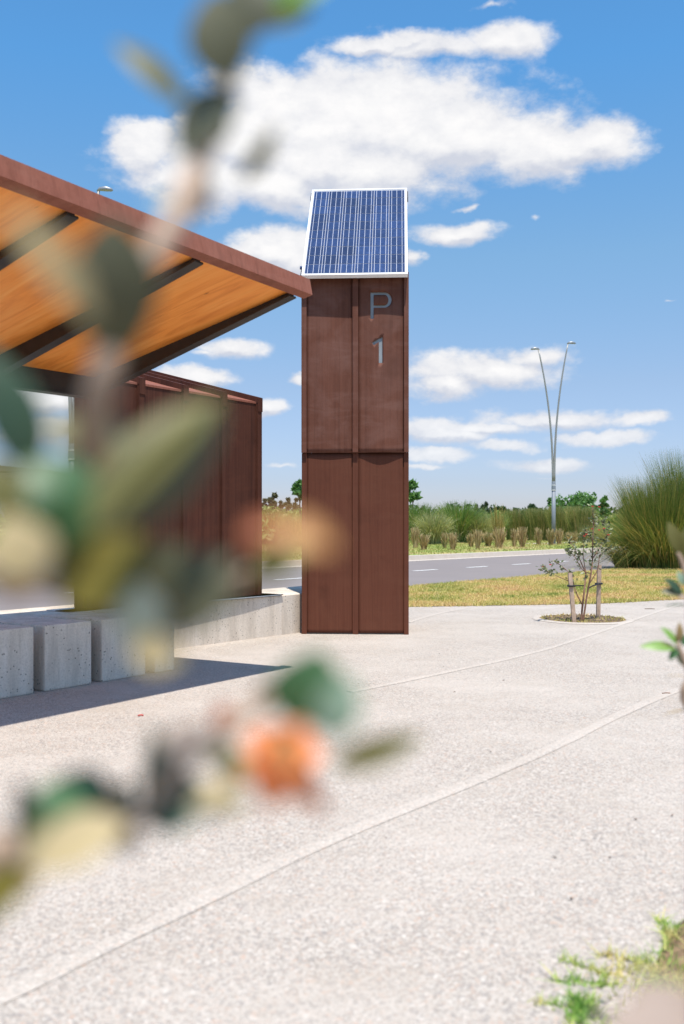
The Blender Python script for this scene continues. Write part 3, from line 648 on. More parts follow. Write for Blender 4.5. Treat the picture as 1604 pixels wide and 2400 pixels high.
for s_ in (-5.9,): MB().box(s_-0.05, s_+0.05, TB-0.044, TB+0.056, PZ, zs(TB)-0.03).out('column', 'dark_steel', ca)

# ------------------------------------------------------------------ street lamps
def street_lamp(x, y, label, sc=1.0):
    e = tag(empty('street_lamp', (x, y, VZ)), label, 'street lamp', 'twin armed street lamps')
    MB().tube([(0, 0, 0), (0, 0, 2.75)], [0.105, 0.100], 14).out('pole', 'lamp_paint', e, True)
    MB().box(-0.16, 0.16, -0.16, 0.16, 0, 0.025).out('base_plate', 'lamp_paint', e)
    MB().tube([(0, 0, 2.74), (0, 0, 2.76), (0, 0, 3.18), (0, 0, 3.20)], [0.112, 0.112, 0.098, 0.09], 14).out('collar', 'lamp_paint', e, True)
    MB().tube([(0, 0, 2.74), (0, 0, 2.77)], 0.118, 14).out('collar_band', 'aluminium', e, True); MB().tube([(0, 0, 3.0), (0, 0, 3.025)], 0.108, 14).out('collar_band', 'aluminium', e, True)
    for sg, top, rch in ((-1, 9.95, 0.74), (1, 10.25, 0.70)):
        p_ = [(sg*0.035+sg*rch*max(0, k)**2.1, 0, 3.1+(top-3.1)*k) for k in [i/16 for i in range(17)]]
        a = MB().tube(p_, [0.058-0.024*i/16 for i in range(17)], 8).out('arm', 'lamp_arm_paint', e, True)
        xe = p_[-1][0]
        hd = MB(); hd.tube([(xe-sg*0.04, 0, top+0.0), (xe+sg*0.03, 0, top+0.06), (xe+sg*0.2, 0, top+0.07), (xe+sg*0.36, 0, top+0.04), (xe+sg*0.40, 0, top+0.02)], [0.03, 0.055, 0.075, 0.05, 0.01], 8)
        h_ = hd.out('lamp_head', 'galvanised', e, True)
street_lamp((1298-U0)/FPX*51, 51, 'tall grey twin armed street lamp standing alone on the right')
street_lamp((170-U0)/FPX*27.8, 27.8, 'grey street lamp half hidden behind the left end of the shelter wall')

# ------------------------------------------------------------------ grasses
def clump_mesh(n, h, r0, spread, droop, w, seg=5, hvar=0.35, tipw=0.15, bias=(0, 0), stiff=1.6, clip=None):
    a = rng.uniform(0, 2*np.pi, n); rr = r0*np.sqrt(rng.random(n)); H = h*(1-hvar*rng.random(n)); out = spread*(0.15+rng.random(n))
    bx, by = rr*np.cos(a), rr*np.sin(a); da = a+rng.normal(0, 0.5, n); dx, dy = np.cos(da)*out+bias[0]*rng.random(n), np.sin(da)*out+bias[1]*rng.random(n)
    dr = droop*rng.uniform(0.2, 1.2, n)*np.hypot(dx, dy)
    sa = rng.uniform(0, 2*np.pi, n); sx_, sy_ = np.cos(sa)*w/2, np.sin(sa)*w/2; ti = rng.random(n)
    V = np.zeros((n, seg+1, 2, 3))
    for k in range(seg+1):
        q = k/seg; x = bx+dx*q**stiff; y = by+dy*q**stiff; z = np.maximum(H*(q-0.0*q*q)-dr*q**3, 0.01 if k else 0); ww = 1-(1-tipw)*q**1.5
        V[:, k, 0] = np.c_[x-sx_*ww, y-sy_*ww, z]; V[:, k, 1] = np.c_[x+sx_*ww, y+sy_*ww, z]
    idx = np.arange(n*(seg+1)*2).reshape(n, seg+1, 2)
    F = np.stack([idx[:, :-1, 0], idx[:, :-1, 1], idx[:, 1:, 1], idx[:, 1:, 0]], -1).reshape(-1, 4)
    return V.reshape(-1, 3), F, np.repeat(ti, (seg+1)*2)
def clump(name, loc, label, cat, group, mat, *a, **k):
    V, F, T = clump_mesh(*a, **k); o = obj_np(name, V, F, mat, None, False, T); o.location = loc; o.rotation_euler = (0, 0, random.random()*6)
    return tag(o, label, cat, group)
stumps = [(150,490,715,80),(235,560,735,100),(445,550,720,60),(530,550,735,75),(715,560,705,70),(785,520,728,72),(890,540,700,90),(1005,490,715,110),(1158,510,700,60),(1240,490,710,85),(1405,500,685,65),(1530,510,690,80)]
ordn = ['first', 'second', 'third', 'fourth', 'fifth', 'sixth', 'seventh', 'eighth', 'ninth', 'tenth', 'eleventh', 'twelfth', 'thirteenth', 'fourteenth']
st_px = [(940+x/4.356, 1120+y0/4.356, 1120+y1/4.356, w/4.356) for x, y0, y1, w in stumps]+[(1280+150/4.84, 1120+565/4.84, 1120+757/4.84, 80/4.84), (1280+300/4.84, 1120+600/4.84, 1120+745/4.84, 130/4.84)]
for i, (u, v0, v1, w) in enumerate(st_px):
    g = gd(u, v1, VZ); h = (v1-v0)*g.y/FPX; rw = w*g.y/FPX/2
    clump('grass_stump', g, f'{ordn[i]} clipped straw brown grass stump right of the sign tower', 'grass clump', 'clipped grass stumps on the far verge', 'stump_grass', 260, h, rw*0.55, rw*0.95, 0.35, 0.028, 4, hvar=0.55, tipw=0.5)
g = gd(1172, 1283, VZ); 
clump('plume_plant', g+Vector((0, 0.5, 0)), 'single tall straw coloured grass plume rising above the clipped stumps', 'plant', None, 'pampas_gold', 120, 2.0, 0.12, 0.35, 0.5, 0.03, 5, hvar=0.5)
# pampas and reeds behind (u, v_top, v_base, half width px, material, spread, droop, blade count)
def tall(u, vt, vb, hw, label, mat, spreadk=0.8, droop=0.7, n=900, w=0.03, name='pampas_clump', r0k=0.35, tipw=0.15, hvar=0.4, cat='plant'):
    g = gd(u, vb, VZ); h = (vb-vt)*g.y/FPX; r = hw*g.y/FPX
    return clump(name, g, label, cat, 'tall grasses beyond the verge', mat, n, h*1.05, r*r0k, r*spreadk, droop, w, 6, hvar=hvar, tipw=tipw)
tall(985, 1178, 1272, 42, 'dark green tall grass clump touching the right edge of the sign tower', 'pampas_green', 0.8, 0.5, 1600, 0.035)
tall(1018, 1192, 1276, 50, 'pale drooping grass mound behind the first clipped stumps', 'pampas_pale', 1.0, 0.9, 1800, 0.03)
tall(1046, 1184, 1268, 36, 'grey green grass clump left of the big spiky clump', 'pampas_pale', 0.7, 0.5, 1500, 0.03)
tall(1078, 1172, 1272, 54, 'big spiky green grass clump with long upright blades', 'pampas_green', 1.0, 0.45, 1900, 0.04)
tall(1122, 1192, 1272, 52, 'pale arching grass mound right of the big spiky clump', 'pampas_pale', 1.0, 0.9, 1700, 0.03)
tall(1156, 1196, 1268, 40, 'green grass clump left of the golden plume', 'pampas_green', 0.9, 0.5, 1500, 0.03)
tall(1222, 1193, 1266, 42, 'olive reed clump left of the lone street lamp', 'reed', 0.45, 0.1, 3200, 0.028, r0k=0.8, hvar=0.3)
tall(1268, 1192, 1267, 36, 'brown topped reed clump just left of the lone lamp pole', 'reed', 0.45, 0.1, 3000, 0.028, r0k=0.8, hvar=0.3)
tall(1322, 1187, 1268, 40, 'brown topped reed clump just right of the lone lamp pole', 'reed', 0.45, 0.1, 3200, 0.028, r0k=0.8, hvar=0.3)
tall(1362, 1188, 1270, 32, 'leaning brown reed clump behind the staked sapling', 'reed', 0.6, 0.2, 2600, 0.028, r0k=0.8, hvar=0.3)
tall(632, 1190, 1276, 50, 'golden dry grass clump seen between shelter wall and sign tower', 'pampas_gold', 1.0, 0.7, 1600, 0.03)
tall(690, 1200, 1280, 45, 'straw yellow grass clump close to the left edge of the sign tower', 'pampas_gold', 1.0, 0.8, 1600, 0.03)
tall(1425, 1226, 1270, 75, 'low olive brush between the sapling and the giant grass clump', 'pampas_pale', 0.4, 0.3, 2600, 0.03, r0k=0.9)
tall(1490, 1222, 1274, 60, 'olive brush left of the giant grass clump beyond the road', 'pampas_green', 0.5, 0.3, 2400, 0.03, r0k=0.9)
# giant grass at the right
gg = gd(1552, 1331, 0.006); gg.z = 0.0
V1, F1, T1 = clump_mesh(6500, 2.35, 0.60, 0.75, 0.15, 0.012, 7, hvar=0.5, tipw=0.1)
V2, F2, T2 = clump_mesh(2600, 1.9, 0.6, 1.55, 0.62, 0.011, 7, hvar=0.5, tipw=0.1, bias=(-0.55, 0.1))
go = obj_np('giant_reed', np.vstack([V1, V2]), np.vstack([F1, F2+len(V1)]), 'reed_tall', None, False, np.r_[T1, np.clip(T2+0.12, 0, 1)]); go.location = gg
tag(go, 'giant arching green grass clump at the right edge of the lawn', 'plant', 'tall reeds by the road')
V1, F1, T1 = clump_mesh(4500, 3.05, 0.6, 0.85, 0.2, 0.012, 6, hvar=0.5, tipw=0.1)
go = obj_np('giant_reed', V1, F1, 'reed_tall', None, False, T1); go.location = gg+Vector((0.95, 0.35, 0)); tag(go, 'second giant grass clump cut off by the right edge of the photo', 'plant', 'tall reeds by the road')
V2, F2, T2 = clump_mesh(900, 1.35, 0.4, 1.25, 0.75, 0.011, 7, hvar=0.6, tipw=0.1, bias=(-0.7, 0))
go = obj_np('leaning_reed', V2, F2, 'reed_tall', None, False, np.clip(T2+0.2, 0, 1)); go.location = gg+Vector((-0.62, 0.45, 0)); tag(go, 'yellowish leaning grass on the left flank of the giant clump', 'plant', 'tall reeds by the road')

# ------------------------------------------------------------------ trees
def crown_mesh(blobs, n, leaf, flat=1.0):
    V, F, T = [], [], []
    tot_ = sum(b_[3]*b_[4] for b_ in blobs)
    for (x, y, z, rx_, rz_) in blobs:
        k = max(8, int(n*rx_*rz_/tot_)); d = rng.normal(0, 1, (k, 3)); d /= np.linalg.norm(d, axis=1)[:, None]; r_ = rng.random(k)**0.45
        c = np.c_[x+d[:, 0]*r_*rx_, y+d[:, 1]*r_*rx_, z+d[:, 2]*r_*rz_]
        a = rng.normal(0, 1, (k, 3)); a /= np.linalg.norm(a, axis=1)[:, None]; b2 = np.cross(a, rng.normal(0, 1, (k, 3))); b2 /= np.linalg.norm(b2, axis=1)[:, None]
        l_ = leaf*rng.uniform(0.6, 1.4, (k, 1)); q = np.stack([c-a*l_, c-b2*l_*0.5, c+a*l_, c+b2*l_*0.5], 1); V.append(q.reshape(-1, 3))
        tb = np.clip(rng.normal(0.5, 0.2)+rng.normal(0, 0.18, k), 0, 1); T.append(np.repeat(tb, 4))
    V = np.vstack(V); return V, np.arange(len(V)).reshape(-1, 4), np.concatenate(T)
def tree(u, vt, hw, Y, label, mat, n=1500, leaf=0.25, group='trees on the skyline', trunk_frac=0.35, nb=14, name='tree', crown_h=None, zbase=VZ, trunk_r=None, flat=0.6):
    top = px(u, vt, Y); H = top.z-zbase; r = hw*Y/FPX; e = tag(empty(name, (top.x, Y, zbase)), label, 'tree', group)
    ch_ = crown_h if crown_h else H*(1-trunk_frac); zc = H-ch_/2; blobs = []; tips = []
    for i in range(nb):
        a = random.uniform(0, 6.28); q = math.sqrt(random.random())*0.78; zz = random.uniform(-0.42, 0.40)*ch_*(1-0.45*q)
        bs = random.uniform(0.22, 0.42); b_ = (math.cos(a)*q*r, math.sin(a)*q*r, zc+zz, r*bs, min(r*bs*0.8, ch_*0.26)); blobs.append(b_); tips.append(b_[:3])
    blobs.append((0, 0, H-min(r*0.3, ch_*0.2), r*0.3, min(r*0.3, ch_*0.2)))
    V, F, T = crown_mesh(blobs, n, leaf); obj_np('crown', V, F, mat, e, False, T)
    tr_ = trunk_r or max(0.03, H*0.018); mb = MB(); mb.tube([(0, 0, -0.02), (0.02*H, 0, H*0.3), (0, 0.01*H, zc)], [tr_, tr_*0.75, tr_*0.4], 7)
    for tp in tips[:7]: mb.tube(curve_pts([(0.01*H, 0, max(H*0.25, zc-ch_*0.45)), (tp[0]*0.5, tp[1]*0.5, (zc-ch_*0.3+tp[2])/2), tp], 3), [tr_*0.5-tr_*0.35*i/6 for i in range(7)], 5)
    mb.out('trunk', 'bark', e, True); return e
tree(644, 1156, 17, 150, 'tallest olive tree on the skyline left of the sign tower', 'tree_olive', 1800, 0.35, trunk_frac=0.3, nb=12)
tree(622, 1170, 12, 150, 'low olive tree beside the shelter wall on the skyline', 'tree_olive', 1000, 0.35, trunk_frac=0.3)
tree(658, 1176, 6, 160, 'smallest olive tree in the row left of the sign tower', 'tree_olive', 500, 0.35, trunk_frac=0.3, nb=7)
tree(676, 1169, 9, 155, 'round pinkish olive tree second from the sign tower', 'tree_olive', 900, 0.35, trunk_frac=0.3, nb=9)
tree(695, 1169, 9, 155, 'round olive tree next to the left edge of the sign tower', 'tree_olive', 900, 0.35, trunk_frac=0.3, nb=9)
tree(702, 1126, 15, 62, 'slim bright green tree half hidden by the left edge of the tower', 'tree_light', 260, 0.26, trunk_frac=0.6, nb=12, group='slim young trees')
tree(967, 1127, 18, 62, 'slim bright green tree peeking out right of the tower', 'tree_light', 280, 0.26, trunk_frac=0.62, nb=12, group='slim young trees')
tree(1097, 1184, 5, 210, 'tiny blue grey tree, leftmost right of the tower skyline', 'tree_blue', 250, 0.4, nb=5)
tree(1117, 1183, 9, 210, 'small blue grey tree beside two others on the skyline', 'tree_blue', 500, 0.4, nb=7)
tree(1140, 1178, 11, 205, 'blue grey pair crowned tree standing highest left of the lamp', 'tree_blue', 700, 0.4, trunk_frac=0.4, nb=7)
tree(1178, 1186, 26, 180, 'wide dark green tree on the skyline left of the lamp', 'tree_dark', 2400, 0.4, trunk_frac=0.1, nb=18)
tree(1210, 1191, 14, 185, 'low dark tree right of the wide dark tree', 'tree_dark', 1000, 0.4, trunk_frac=0.1, nb=10)
tree(1247, 1182, 25, 150, 'dark green rounded tree close to the lamp pole', 'tree_dark', 2000, 0.35, trunk_frac=0.15, nb=16)
tree(1290, 1169, 12, 110, 'light green tree right behind the lamp pole', 'tree_light', 700, 0.3, trunk_frac=0.3, nb=8)
tree(1350, 1150, 58, 90, 'broad feathery green tree right of the lamp pole', 'tree_light', 2200, 0.19, trunk_frac=0.3, nb=34)
tree(1385, 1163, 24, 92, 'feathery side crown tree between lamp and slim tree', 'tree_light', 700, 0.22, trunk_frac=0.35, nb=12)
tree(1419, 1164, 13, 85, 'slim upright tree alone on the skyline right of the sapling', 'tree_light', 700, 0.2, trunk_frac=0.45, nb=9, group='slim young trees')
tree(1463, 1171, 10, 90, 'thin wispy tree left of the giant grass clump', 'tree_light', 260, 0.2, trunk_frac=0.4, nb=7, group='slim young trees')
tree(1165, 1196, 30, 95, 'rounded bright green bush behind the golden grass plume', 'bush', 2600, 0.16, trunk_frac=0.02, nb=22, name='bush', group='bushes beyond the verge')
tree(1440, 1206, 50, 75, 'wide light green bush behind the staked sapling', 'bush', 2600, 0.14, trunk_frac=0.02, nb=24, name='bush', group='bushes beyond the verge')
tree(640, 1186, 60, 100, 'long green bush below the olive trees', 'bush', 2600, 0.18, trunk_frac=0.02, nb=26, name='bush', group='bushes beyond the verge')
tree(700, 1192, 40, 95, 'green bush behind the left edge of the tower', 'bush', 1800, 0.18, trunk_frac=0.02, nb=20, name='bush', group='bushes beyond the verge')
tree(126, 1118, 26, 60, 'sparse green tree in front of the white house', 'tree_light', 500, 0.14, trunk_frac=0.35, nb=14, group='garden trees')
tree(60, 1150, 50, 55, 'leafy hedge bush left below the white house', 'bush', 2600, 0.14, trunk_frac=0.02, nb=26, name='bush', group='garden bushes')
tree(150, 1140, 42, 52, 'leafy hedge bush right below the white house', 'bush', 2400, 0.14, trunk_frac=0.02, nb=24, name='bush', group='garden bushes')
tree(-60, 1140, 60, 55, 'leafy hedge bush at the left edge below the white house', 'bush', 2400, 0.14, trunk_frac=0.02, nb=24, name='bush', group='garden bushes')
# scrub that closes the view to the horizon
sv, sf, stn, k0 = [], [], [], 0
for i in range(420):
    a = random.uniform(-45, 130); nn = random.uniform(24, 58); p = RD(a, nn, VZ)
    if abs(p.x/p.y) > 0.5: continue
    bl = [(p.x+random.uniform(-2.5, 2.5), p.y+random.uniform(-2, 2), VZ+random.uniform(0.4, 1.2), random.uniform(0.9, 1.8), random.uniform(0.5, 0.9)) for _ in range(5)]
    V, F, T = crown_mesh(bl, 420, 0.17); sv.append(V); sf.append(F+k0); stn.append(T); k0 += len(V)
so = obj_np('scrub', np.vstack(sv), np.vstack(sf), 'bush', None, False, np.concatenate(stn)); so['kind'] = 'stuff'; so['label'] = 'low olive scrub filling the distance beyond the verge'
sv, sf, stn, k0 = [], [], [], 0
for i in range(150):
    u = random.uniform(-200, 1800); Y = random.uniform(260, 420); X = (u-U0)/FPX*Y
    bl = [(X+random.uniform(-9, 9), Y+random.uniform(-6, 6), random.uniform(2.0, 6.0), random.uniform(3, 5), random.uniform(1.5, 2.6)) for _ in range(4)]
    V, F, T = crown_mesh(bl, 150, 0.8); sv.append(V); sf.append(F+k0); stn.append(T); k0 += len(V)
so = obj_np('far_wood', np.vstack(sv), np.vstack(sf), 'tree_dark', None, False, np.concatenate(stn)); so['kind'] = 'stuff'; so['label'] = 'dark line of distant trees on the horizon'

# ------------------------------------------------------------------ white house at the far left
hc = px(60, 1124, 70); he = tag(empty('white_house', (hc.x, 70, VZ)), 'white flat roofed house behind the hedge at the far left', 'house')
k = 70/FPX
def hb(name, u0, u1, v0, v1, y0, y1, mat):
    return MB().box((u0-60)*k, (u1-60)*k, y0, y1, CAM_H-(v1-V0)*k-VZ, CAM_H-(v0-V0)*k-VZ).out(name, mat, he)
hb('wall', -60, 240, 1122, 1262, 0.4, 7, 'render_white'); hb('upper_wall', -80, 118, 1106, 1112, 1.2, 6, 'render_white')
def slab(u0, u1, va0, va1, vb0, vb1, y0, y1):
    zc_ = lambda v: CAM_H-(v-V0)*k-VZ
    MB().hexa([((u0-60)*k, y0, zc_(va1)), ((u1-60)*k, y0, zc_(vb1)), ((u1-60)*k, y1, zc_(vb1)), ((u0-60)*k, y1, zc_(va1))], [((u0-60)*k, y0, zc_(va0)), ((u1-60)*k, y0, zc_(vb0)), ((u1-60)*k, y1, zc_(vb0)), ((u0-60)*k, y1, zc_(va0))]).out('roof_slab', 'fascia_grey', he)
slab(-90, 118, 1082, 1104, 1103, 1106, 0.0, 7.5); slab(-60, 118, 1110, 1125, 1110, 1124, -0.6, 7.4); slab(120, 260, 1106, 1125, 1128, 1130, -0.4, 7.6)
hb('window', 60, 110, 1128, 1140, 0.34, 0.399, 'glass_dark')

# ------------------------------------------------------------------ tree ring, sapling, stakes
rc = gd(1366, 1451.5); 
ring = tag(empty('tree_ring', (rc.x, rc.y, 0)), 'round concrete edged planting ring around the staked sapling', 'planting ring')
ro, ri = 0.52, 0.455
vv, ff = [], []; NS = 56
for i in range(NS):
    th = 2*math.pi*i/NS; c, s_ = math.cos(th), math.sin(th); wob = 1+0.012*math.sin(5*th)
    for (rr, z) in ((ro+0.02, 0.003), (ro+0.008, 0.010), (ro, 0.012), (ri+0.01, 0.012), (ri, 0.003)): vv.append((c*rr*wob, s_*rr*1.1*wob, z))
for i in range(NS):
    for j in range(4): a = i*5+j; b_ = ((i+1) % NS)*5+j; ff.append((a, b_, b_+1, a+1))
obj('rim', vv, ff, 'aggregate_joint', ring, True)
vv = [(0, 0, 0.009)]; 
for r_, z in ((0.2, 0.009), (0.36, 0.007), (0.462, 0.0055)):
    for i in range(NS): th = 2*math.pi*i/NS; vv.append((math.cos(th)*r_, math.sin(th)*r_*1.1, z+0.003*random.random()))
ff = [(0, 1+i, 1+(i+1) % NS) for i in range(NS)]+[(1+k*NS+i, 1+(k+1)*NS+i, 1+(k+1)*NS+(i+1) % NS, 1+k*NS+(i+1) % NS) for k in range(2) for i in range(NS)]
obj('soil_bed', vv, ff, 'soil', ring, True)
th = rng.uniform(0, 2*np.pi, 1500); r_ = 0.45*np.sqrt(rng.random(1500)); ok = (rng.random(1500) < (0.12+0.3*(r_ > 0.25)))
bl = blades('ring_grass', np.c_[np.cos(th)*r_, np.sin(th)*r_*1.1][ok], 0.006, (0.012, 0.04), 0.006, 'lawn_blade', ring, 0.9)
mb = MB()
for i in range(160):
    a = random.uniform(0, 6.28); q = 0.42*math.sqrt(random.random()); w_ = random.uniform(0.01, 0.028); x, y = math.cos(a)*q, math.sin(a)*q*1.1
    mb.add([(x-w_, y, 0.012), (x, y-w_*0.6, 0.016), (x+w_, y, 0.014), (x, y+w_*0.6, 0.024)], [(0, 1, 2, 3)])
lo = mb.out('dead_leaves', 'bark', ring); lo['kind'] = 'stuff'

sb = gd(1361, 1458); sap = tag(empty('sapling', (sb.x, sb.y, 0.0)), 'young feijoa sapling with small red flowers between two stakes', 'sapling')
def spx(u, v, dy=0): p = px(u, v, sb.y+dy); return (p.x-sb.x, p.y-sb.y, p.z)
def z4(x, y): return (1200+x/3.881, 1180+y/3.881)
limbs = [([(632,1090),(640,960),(655,830),(675,640)], .013, .008), ([(648,1090),(668,940),(690,800),(720,640),(735,480),(735,340),(742,190),(735,40)], .012, .004), ([(640,920),(590,820),(560,720),(530,640),(440,560),(370,520)], .007, .003),
         ([(675,640),(640,560),(600,470),(560,400),(520,320)], .007, .003), ([(560,720),(480,690),(390,650),(330,620),(275,590)], .005, .002), ([(700,740),(780,600),(800,480),(850,430),(920,400)], .006, .003),
         ([(735,500),(790,420),(820,360),(860,290),(880,240)], .006, .002), ([(735,340),(700,290),(670,240),(640,330)], .004, .002), ([(675,640),(650,480),(655,380),(665,300)], .005, .002), ([(742,190),(790,150),(850,200)], .003, .002), ([(720,640),(640,600),(570,480),(500,430)], .005, .002)]
leafpts = []
for pts, r0_, r1_ in limbs:
    q = [spx(*z4(*p), dy=random.uniform(-0.08, 0.08) if i > 1 else 0) for i, p in enumerate(pts)]
    q[0] = (q[0][0], q[0][1], max(-0.01, q[0][2]) if pts[0][1] > 1000 else q[0][2])
    if pts[0][1] > 1000: q[0] = (q[0][0], q[0][1], 0.0)
    cp = curve_pts(q, 5); MB().tube(cp, [r0_+(r1_-r0_)*i/(len(cp)-1) for i in range(len(cp))], 6).out('branch', 'stem_red', sap, True)
    for i, c in enumerate(cp):
        if c.z > 0.40 and i > len(cp)*0.2: leafpts += [c]*(random.choice((0, 2, 4)) if i > len(cp)*0.45 else random.choice((0, 0, 1)))
V, F, T = [], [], []; k0 = 0
for c in leafpts:
    for _ in range(2):
        a = Vector((random.gauss(0, 1), random.gauss(0, 1), random.gauss(0.3, 0.8))).normalized(); nrm = a.cross(Vector((random.gauss(0, 1), random.gauss(0, 1), random.gauss(0, 1)))).normalized(); sd = a.cross(nrm)
        l_ = random.uniform(0.03, 0.055); w_ = l_*0.27; b_ = c+Vector((random.gauss(0, 0.018), random.gauss(0, 0.018), random.gauss(0, 0.018)))
        V += [b_, b_+a*l_*0.5+sd*w_+nrm*w_*0.3, b_+a*l_, b_+a*l_*0.5-sd*w_+nrm*w_*0.3]; F.append((k0, k0+1, k0+2, k0+3)); T += [random.random()]*4; k0 += 4
obj('crown', V, F, 'sapling_leaf', sap, False, T)
for (x, y) in ((735,30),(795,35),(732,235),(795,245),(838,232),(678,285),(660,300),(350,560),(285,580),(880,290)):
    c = Vector(spx(*z4(x, y), dy=-0.04)); mb = MB()
    for j in range(5):
        a = j*1.256; d = Vector((math.cos(a), math.sin(a)*0.6, 0.5+0.3*random.random())).normalized(); sd = d.cross(Vector((0, -1, 0.2))).normalized(); l_ = 0.017
        mb.add([c, c+d*l_*0.6+sd*l_*0.35, c+d*l_, c+d*l_*0.6-sd*l_*0.35], [(0, 1, 2, 3)])
    mb.out('flower', 'petal_red', sap)
def stake(b0, t0, label, tie_end):
    g = gd(*b0); e = tag(empty('tree_stake', (g.x, g.y, 0)), label, 'stake', 'wooden stakes of the sapling')
    tp = px(t0[0], t0[1], g.y); dx = tp.x-g.x; w_ = 0.02
    MB().hexa([(-w_, -w_, -0.05), (w_, -w_, -0.05), (w_, w_, -0.05), (-w_, w_, -0.05)], [(dx-w_, -w_, tp.z), (dx+w_, -w_, tp.z), (dx+w_, w_, tp.z-0.01), (dx-w_, w_, tp.z-0.01)]).out('stake_post', 'stake_wood', e)
    zt = 0.385; f = zt/tp.z; c = Vector((dx*f, 0, zt)); mb = MB()
    mb.tube([c+Vector((math.cos(a)*0.034, math.sin(a)*0.034, 0)) for a in [i*0.7 for i in range(10)]], 0.011, 6)
    te = Vector(tie_end)-Vector((g.x, g.y, 0)); mb.tube([c+Vector((0, -0.03, 0)), (c+te)/2+Vector((0, 0, 0.004)), te], [0.010, 0.007, 0.007], 6); mb.out('tie', 'tie_black', e, True)
stake((1347, 1459), (1336, 1342), 'short wooden stake leaning left of the sapling stems', px(1369, 1373, sb.y))
stake((1402, 1450), (1405, 1324), 'wooden stake standing right behind the sapling', px(1380, 1378, sb.y))

# ------------------------------------------------------------------ litter on the plaza
def twig(u, v, l_, ang, col, label):
    g = gd(u, v); d = Vector((math.cos(ang), math.sin(ang), 0)); mb = MB(); mb.tube(curve_pts([g-d*l_/2+Vector((0, 0, 0.005)), g+Vector((0, 0.004, 0.007)), g+d*l_/2+Vector((0, 0, 0.005))], 3), 0.004, 5)
    tag(mb.out('twig', col, None, True), label, 'twig', 'twigs on the paving')
twig(1523, 1428, 0.12, -0.1, 'bark', 'dark twig lying on the paving right of the planting ring')
twig(1562, 1627, 0.05, 0.1, 'stem_red', 'thin brown twig on the long pale paving joint')
twig(330, 1679, 0.03, 0.2, 'petal_red', 'tiny red petal scrap on the sunlit paving below the canopy shadow')
dl = MB()
for (u, v) in [(1210,1529),(1040,1563),(966,1547),(1030,1533),(1041,1591),(1066,1623),(1181,1596),(841,1604),(1150,1763),(1094,1838),(1576,1914),(1490,1922),(1340,2110),(1430,2013),(1300,2012),(600,1545),(440,1528),(1422,1428),(905,1966),(1190,1650)]:
    g = gd(u, v); s_ = random.uniform(0.004, 0.010); a = random.uniform(0, 3); c, s2 = math.cos(a)*s_, math.sin(a)*s_
    dl.add([(g.x-c, g.y-s2, 0.003), (g.x+s2*0.5, g.y-c*0.5, 0.005), (g.x+c, g.y+s2, 0.004), (g.x-s2*0.5, g.y+c*0.5, 0.008)], [(0, 1, 2, 3), (0, 3, 2), ])
d_ = dl.out('leaf_litter', 'bark'); d_['kind'] = 'stuff'; d_['label'] = 'scattered dark specks of leaf litter on the paving'
# creeping grass at the near right corner
poly = [(0.40, 1.5), (0.46, 2.02), (0.58, 2.22), (0.66, 2.32), (0.80, 2.36), (0.95, 2.50), (1.35, 3.1), (2.4, 4.0), (2.9, 3.6), (2.6, 1.5)]
c_ = rng.uniform((0.35, 1.4), (2.8, 4.0), (110000, 2)); dn = np.array([mnoise.noise((x*5, y*5, 0)) for x, y in c_])
cen = inpoly(c_[:, 0]+dn*0.06, c_[:, 1]+dn*0.10, poly) & (rng.random(len(c_)) < np.clip(0.45+dn*1.1, 0.06, 1)); c_ = c_[cen]
blades('corner_grass', c_, 0.0, (0.010, 0.038), 0.0030, 'patch_blade', label='creeping grass in the near right corner of the paving', lean=1.0)
rn = []
for (u0_, v0_, u1_, v1_) in [(1310,2250,1430,2290),(1300,2298,1440,2310),(1230,2350,1400,2370),(1545,2155,1570,2200),(1590,2170,1560,2230),(1400,2238,1500,2255),(1370,2345,1330,2400),(1345,2335,1360,2400),(1380,2345,1400,2395)]:
    a, b_ = gd(u0_, v0_), gd(u1_, v1_)
    for i in range(60): q = a.lerp(b_, random.random()**1.0); rn.append((q.x+random.gauss(0, 0.006), q.y+random.gauss(0, 0.008)))
blades('creeping_runner', np.array(rn), 0.0, (0.010, 0.035), 0.003, 'patch_blade', label='grass runners creeping over the paving in the near right corner', lean=1.2)

# ------------------------------------------------------------------ near shrubs (out of focus)
def leaf(parent, base, tip, width, mat, fold=0.15, curl=0.12, roll=0.0, n=10, name='leaf', blunt=0.85):
    B, Tp = Vector(base), Vector(tip); ax_ = Tp-B; ln = ax_.length; ax_.normalize()
    view = ((Vector((0, 0, CAM_H))-(B+Tp)/2).normalized()+Vector((0.05, 0, 0.55))).normalized(); nrm = (view-ax_*view.dot(ax_)).normalized(); nrm = Matrix.Rotation(roll, 3, ax_) @ nrm; sd = ax_.cross(nrm)
    vv, ff, tt = [], [], []
    for i in range(n+1):
        q = i/n; w = width/2*max(0.03, math.sin(math.pi*q**blunt))**0.75; cz = -curl*ln*(2*q-1)**2+curl*ln
        for j in (-1, -0.5, 0, 0.5, 1): vv.append(B+ax_*ln*q+sd*w*j+nrm*(cz*0.6+abs(j)*fold*w)); tt.append(0.5+0.25*j)
    for i in range(n):
        for j in range(4): ff.append((i*5+j, i*5+j+1, i*5+j+6, i*5+j+5))
    return obj(name, vv, ff, mat, parent, True, tt)
def d2s(x, y): return (x*1.023, y*1.023)                   # 1568 px wide view -> photograph pixels
FK = 0.62
def nb_(x, y, Y): u, v = d2s(x, y); return px(u, v, Y*FK)
def nleaf(parent, b_, t_, w, mat, Y0=0.5, Y1=None, **k):
    Y1 = Y1 or Y0; return leaf(parent, nb_(*b_, Y0), nb_(*t_, Y1), w*1.023*1.38*Y0*FK/FPX, mat, **k)
fs = tag(empty('feijoa_shrub', (-0.21, 0.31, 0)), 'blurred feijoa shrub with an orange flower close to the camera on the left', 'shrub')
fs_off = Vector(fs.location)
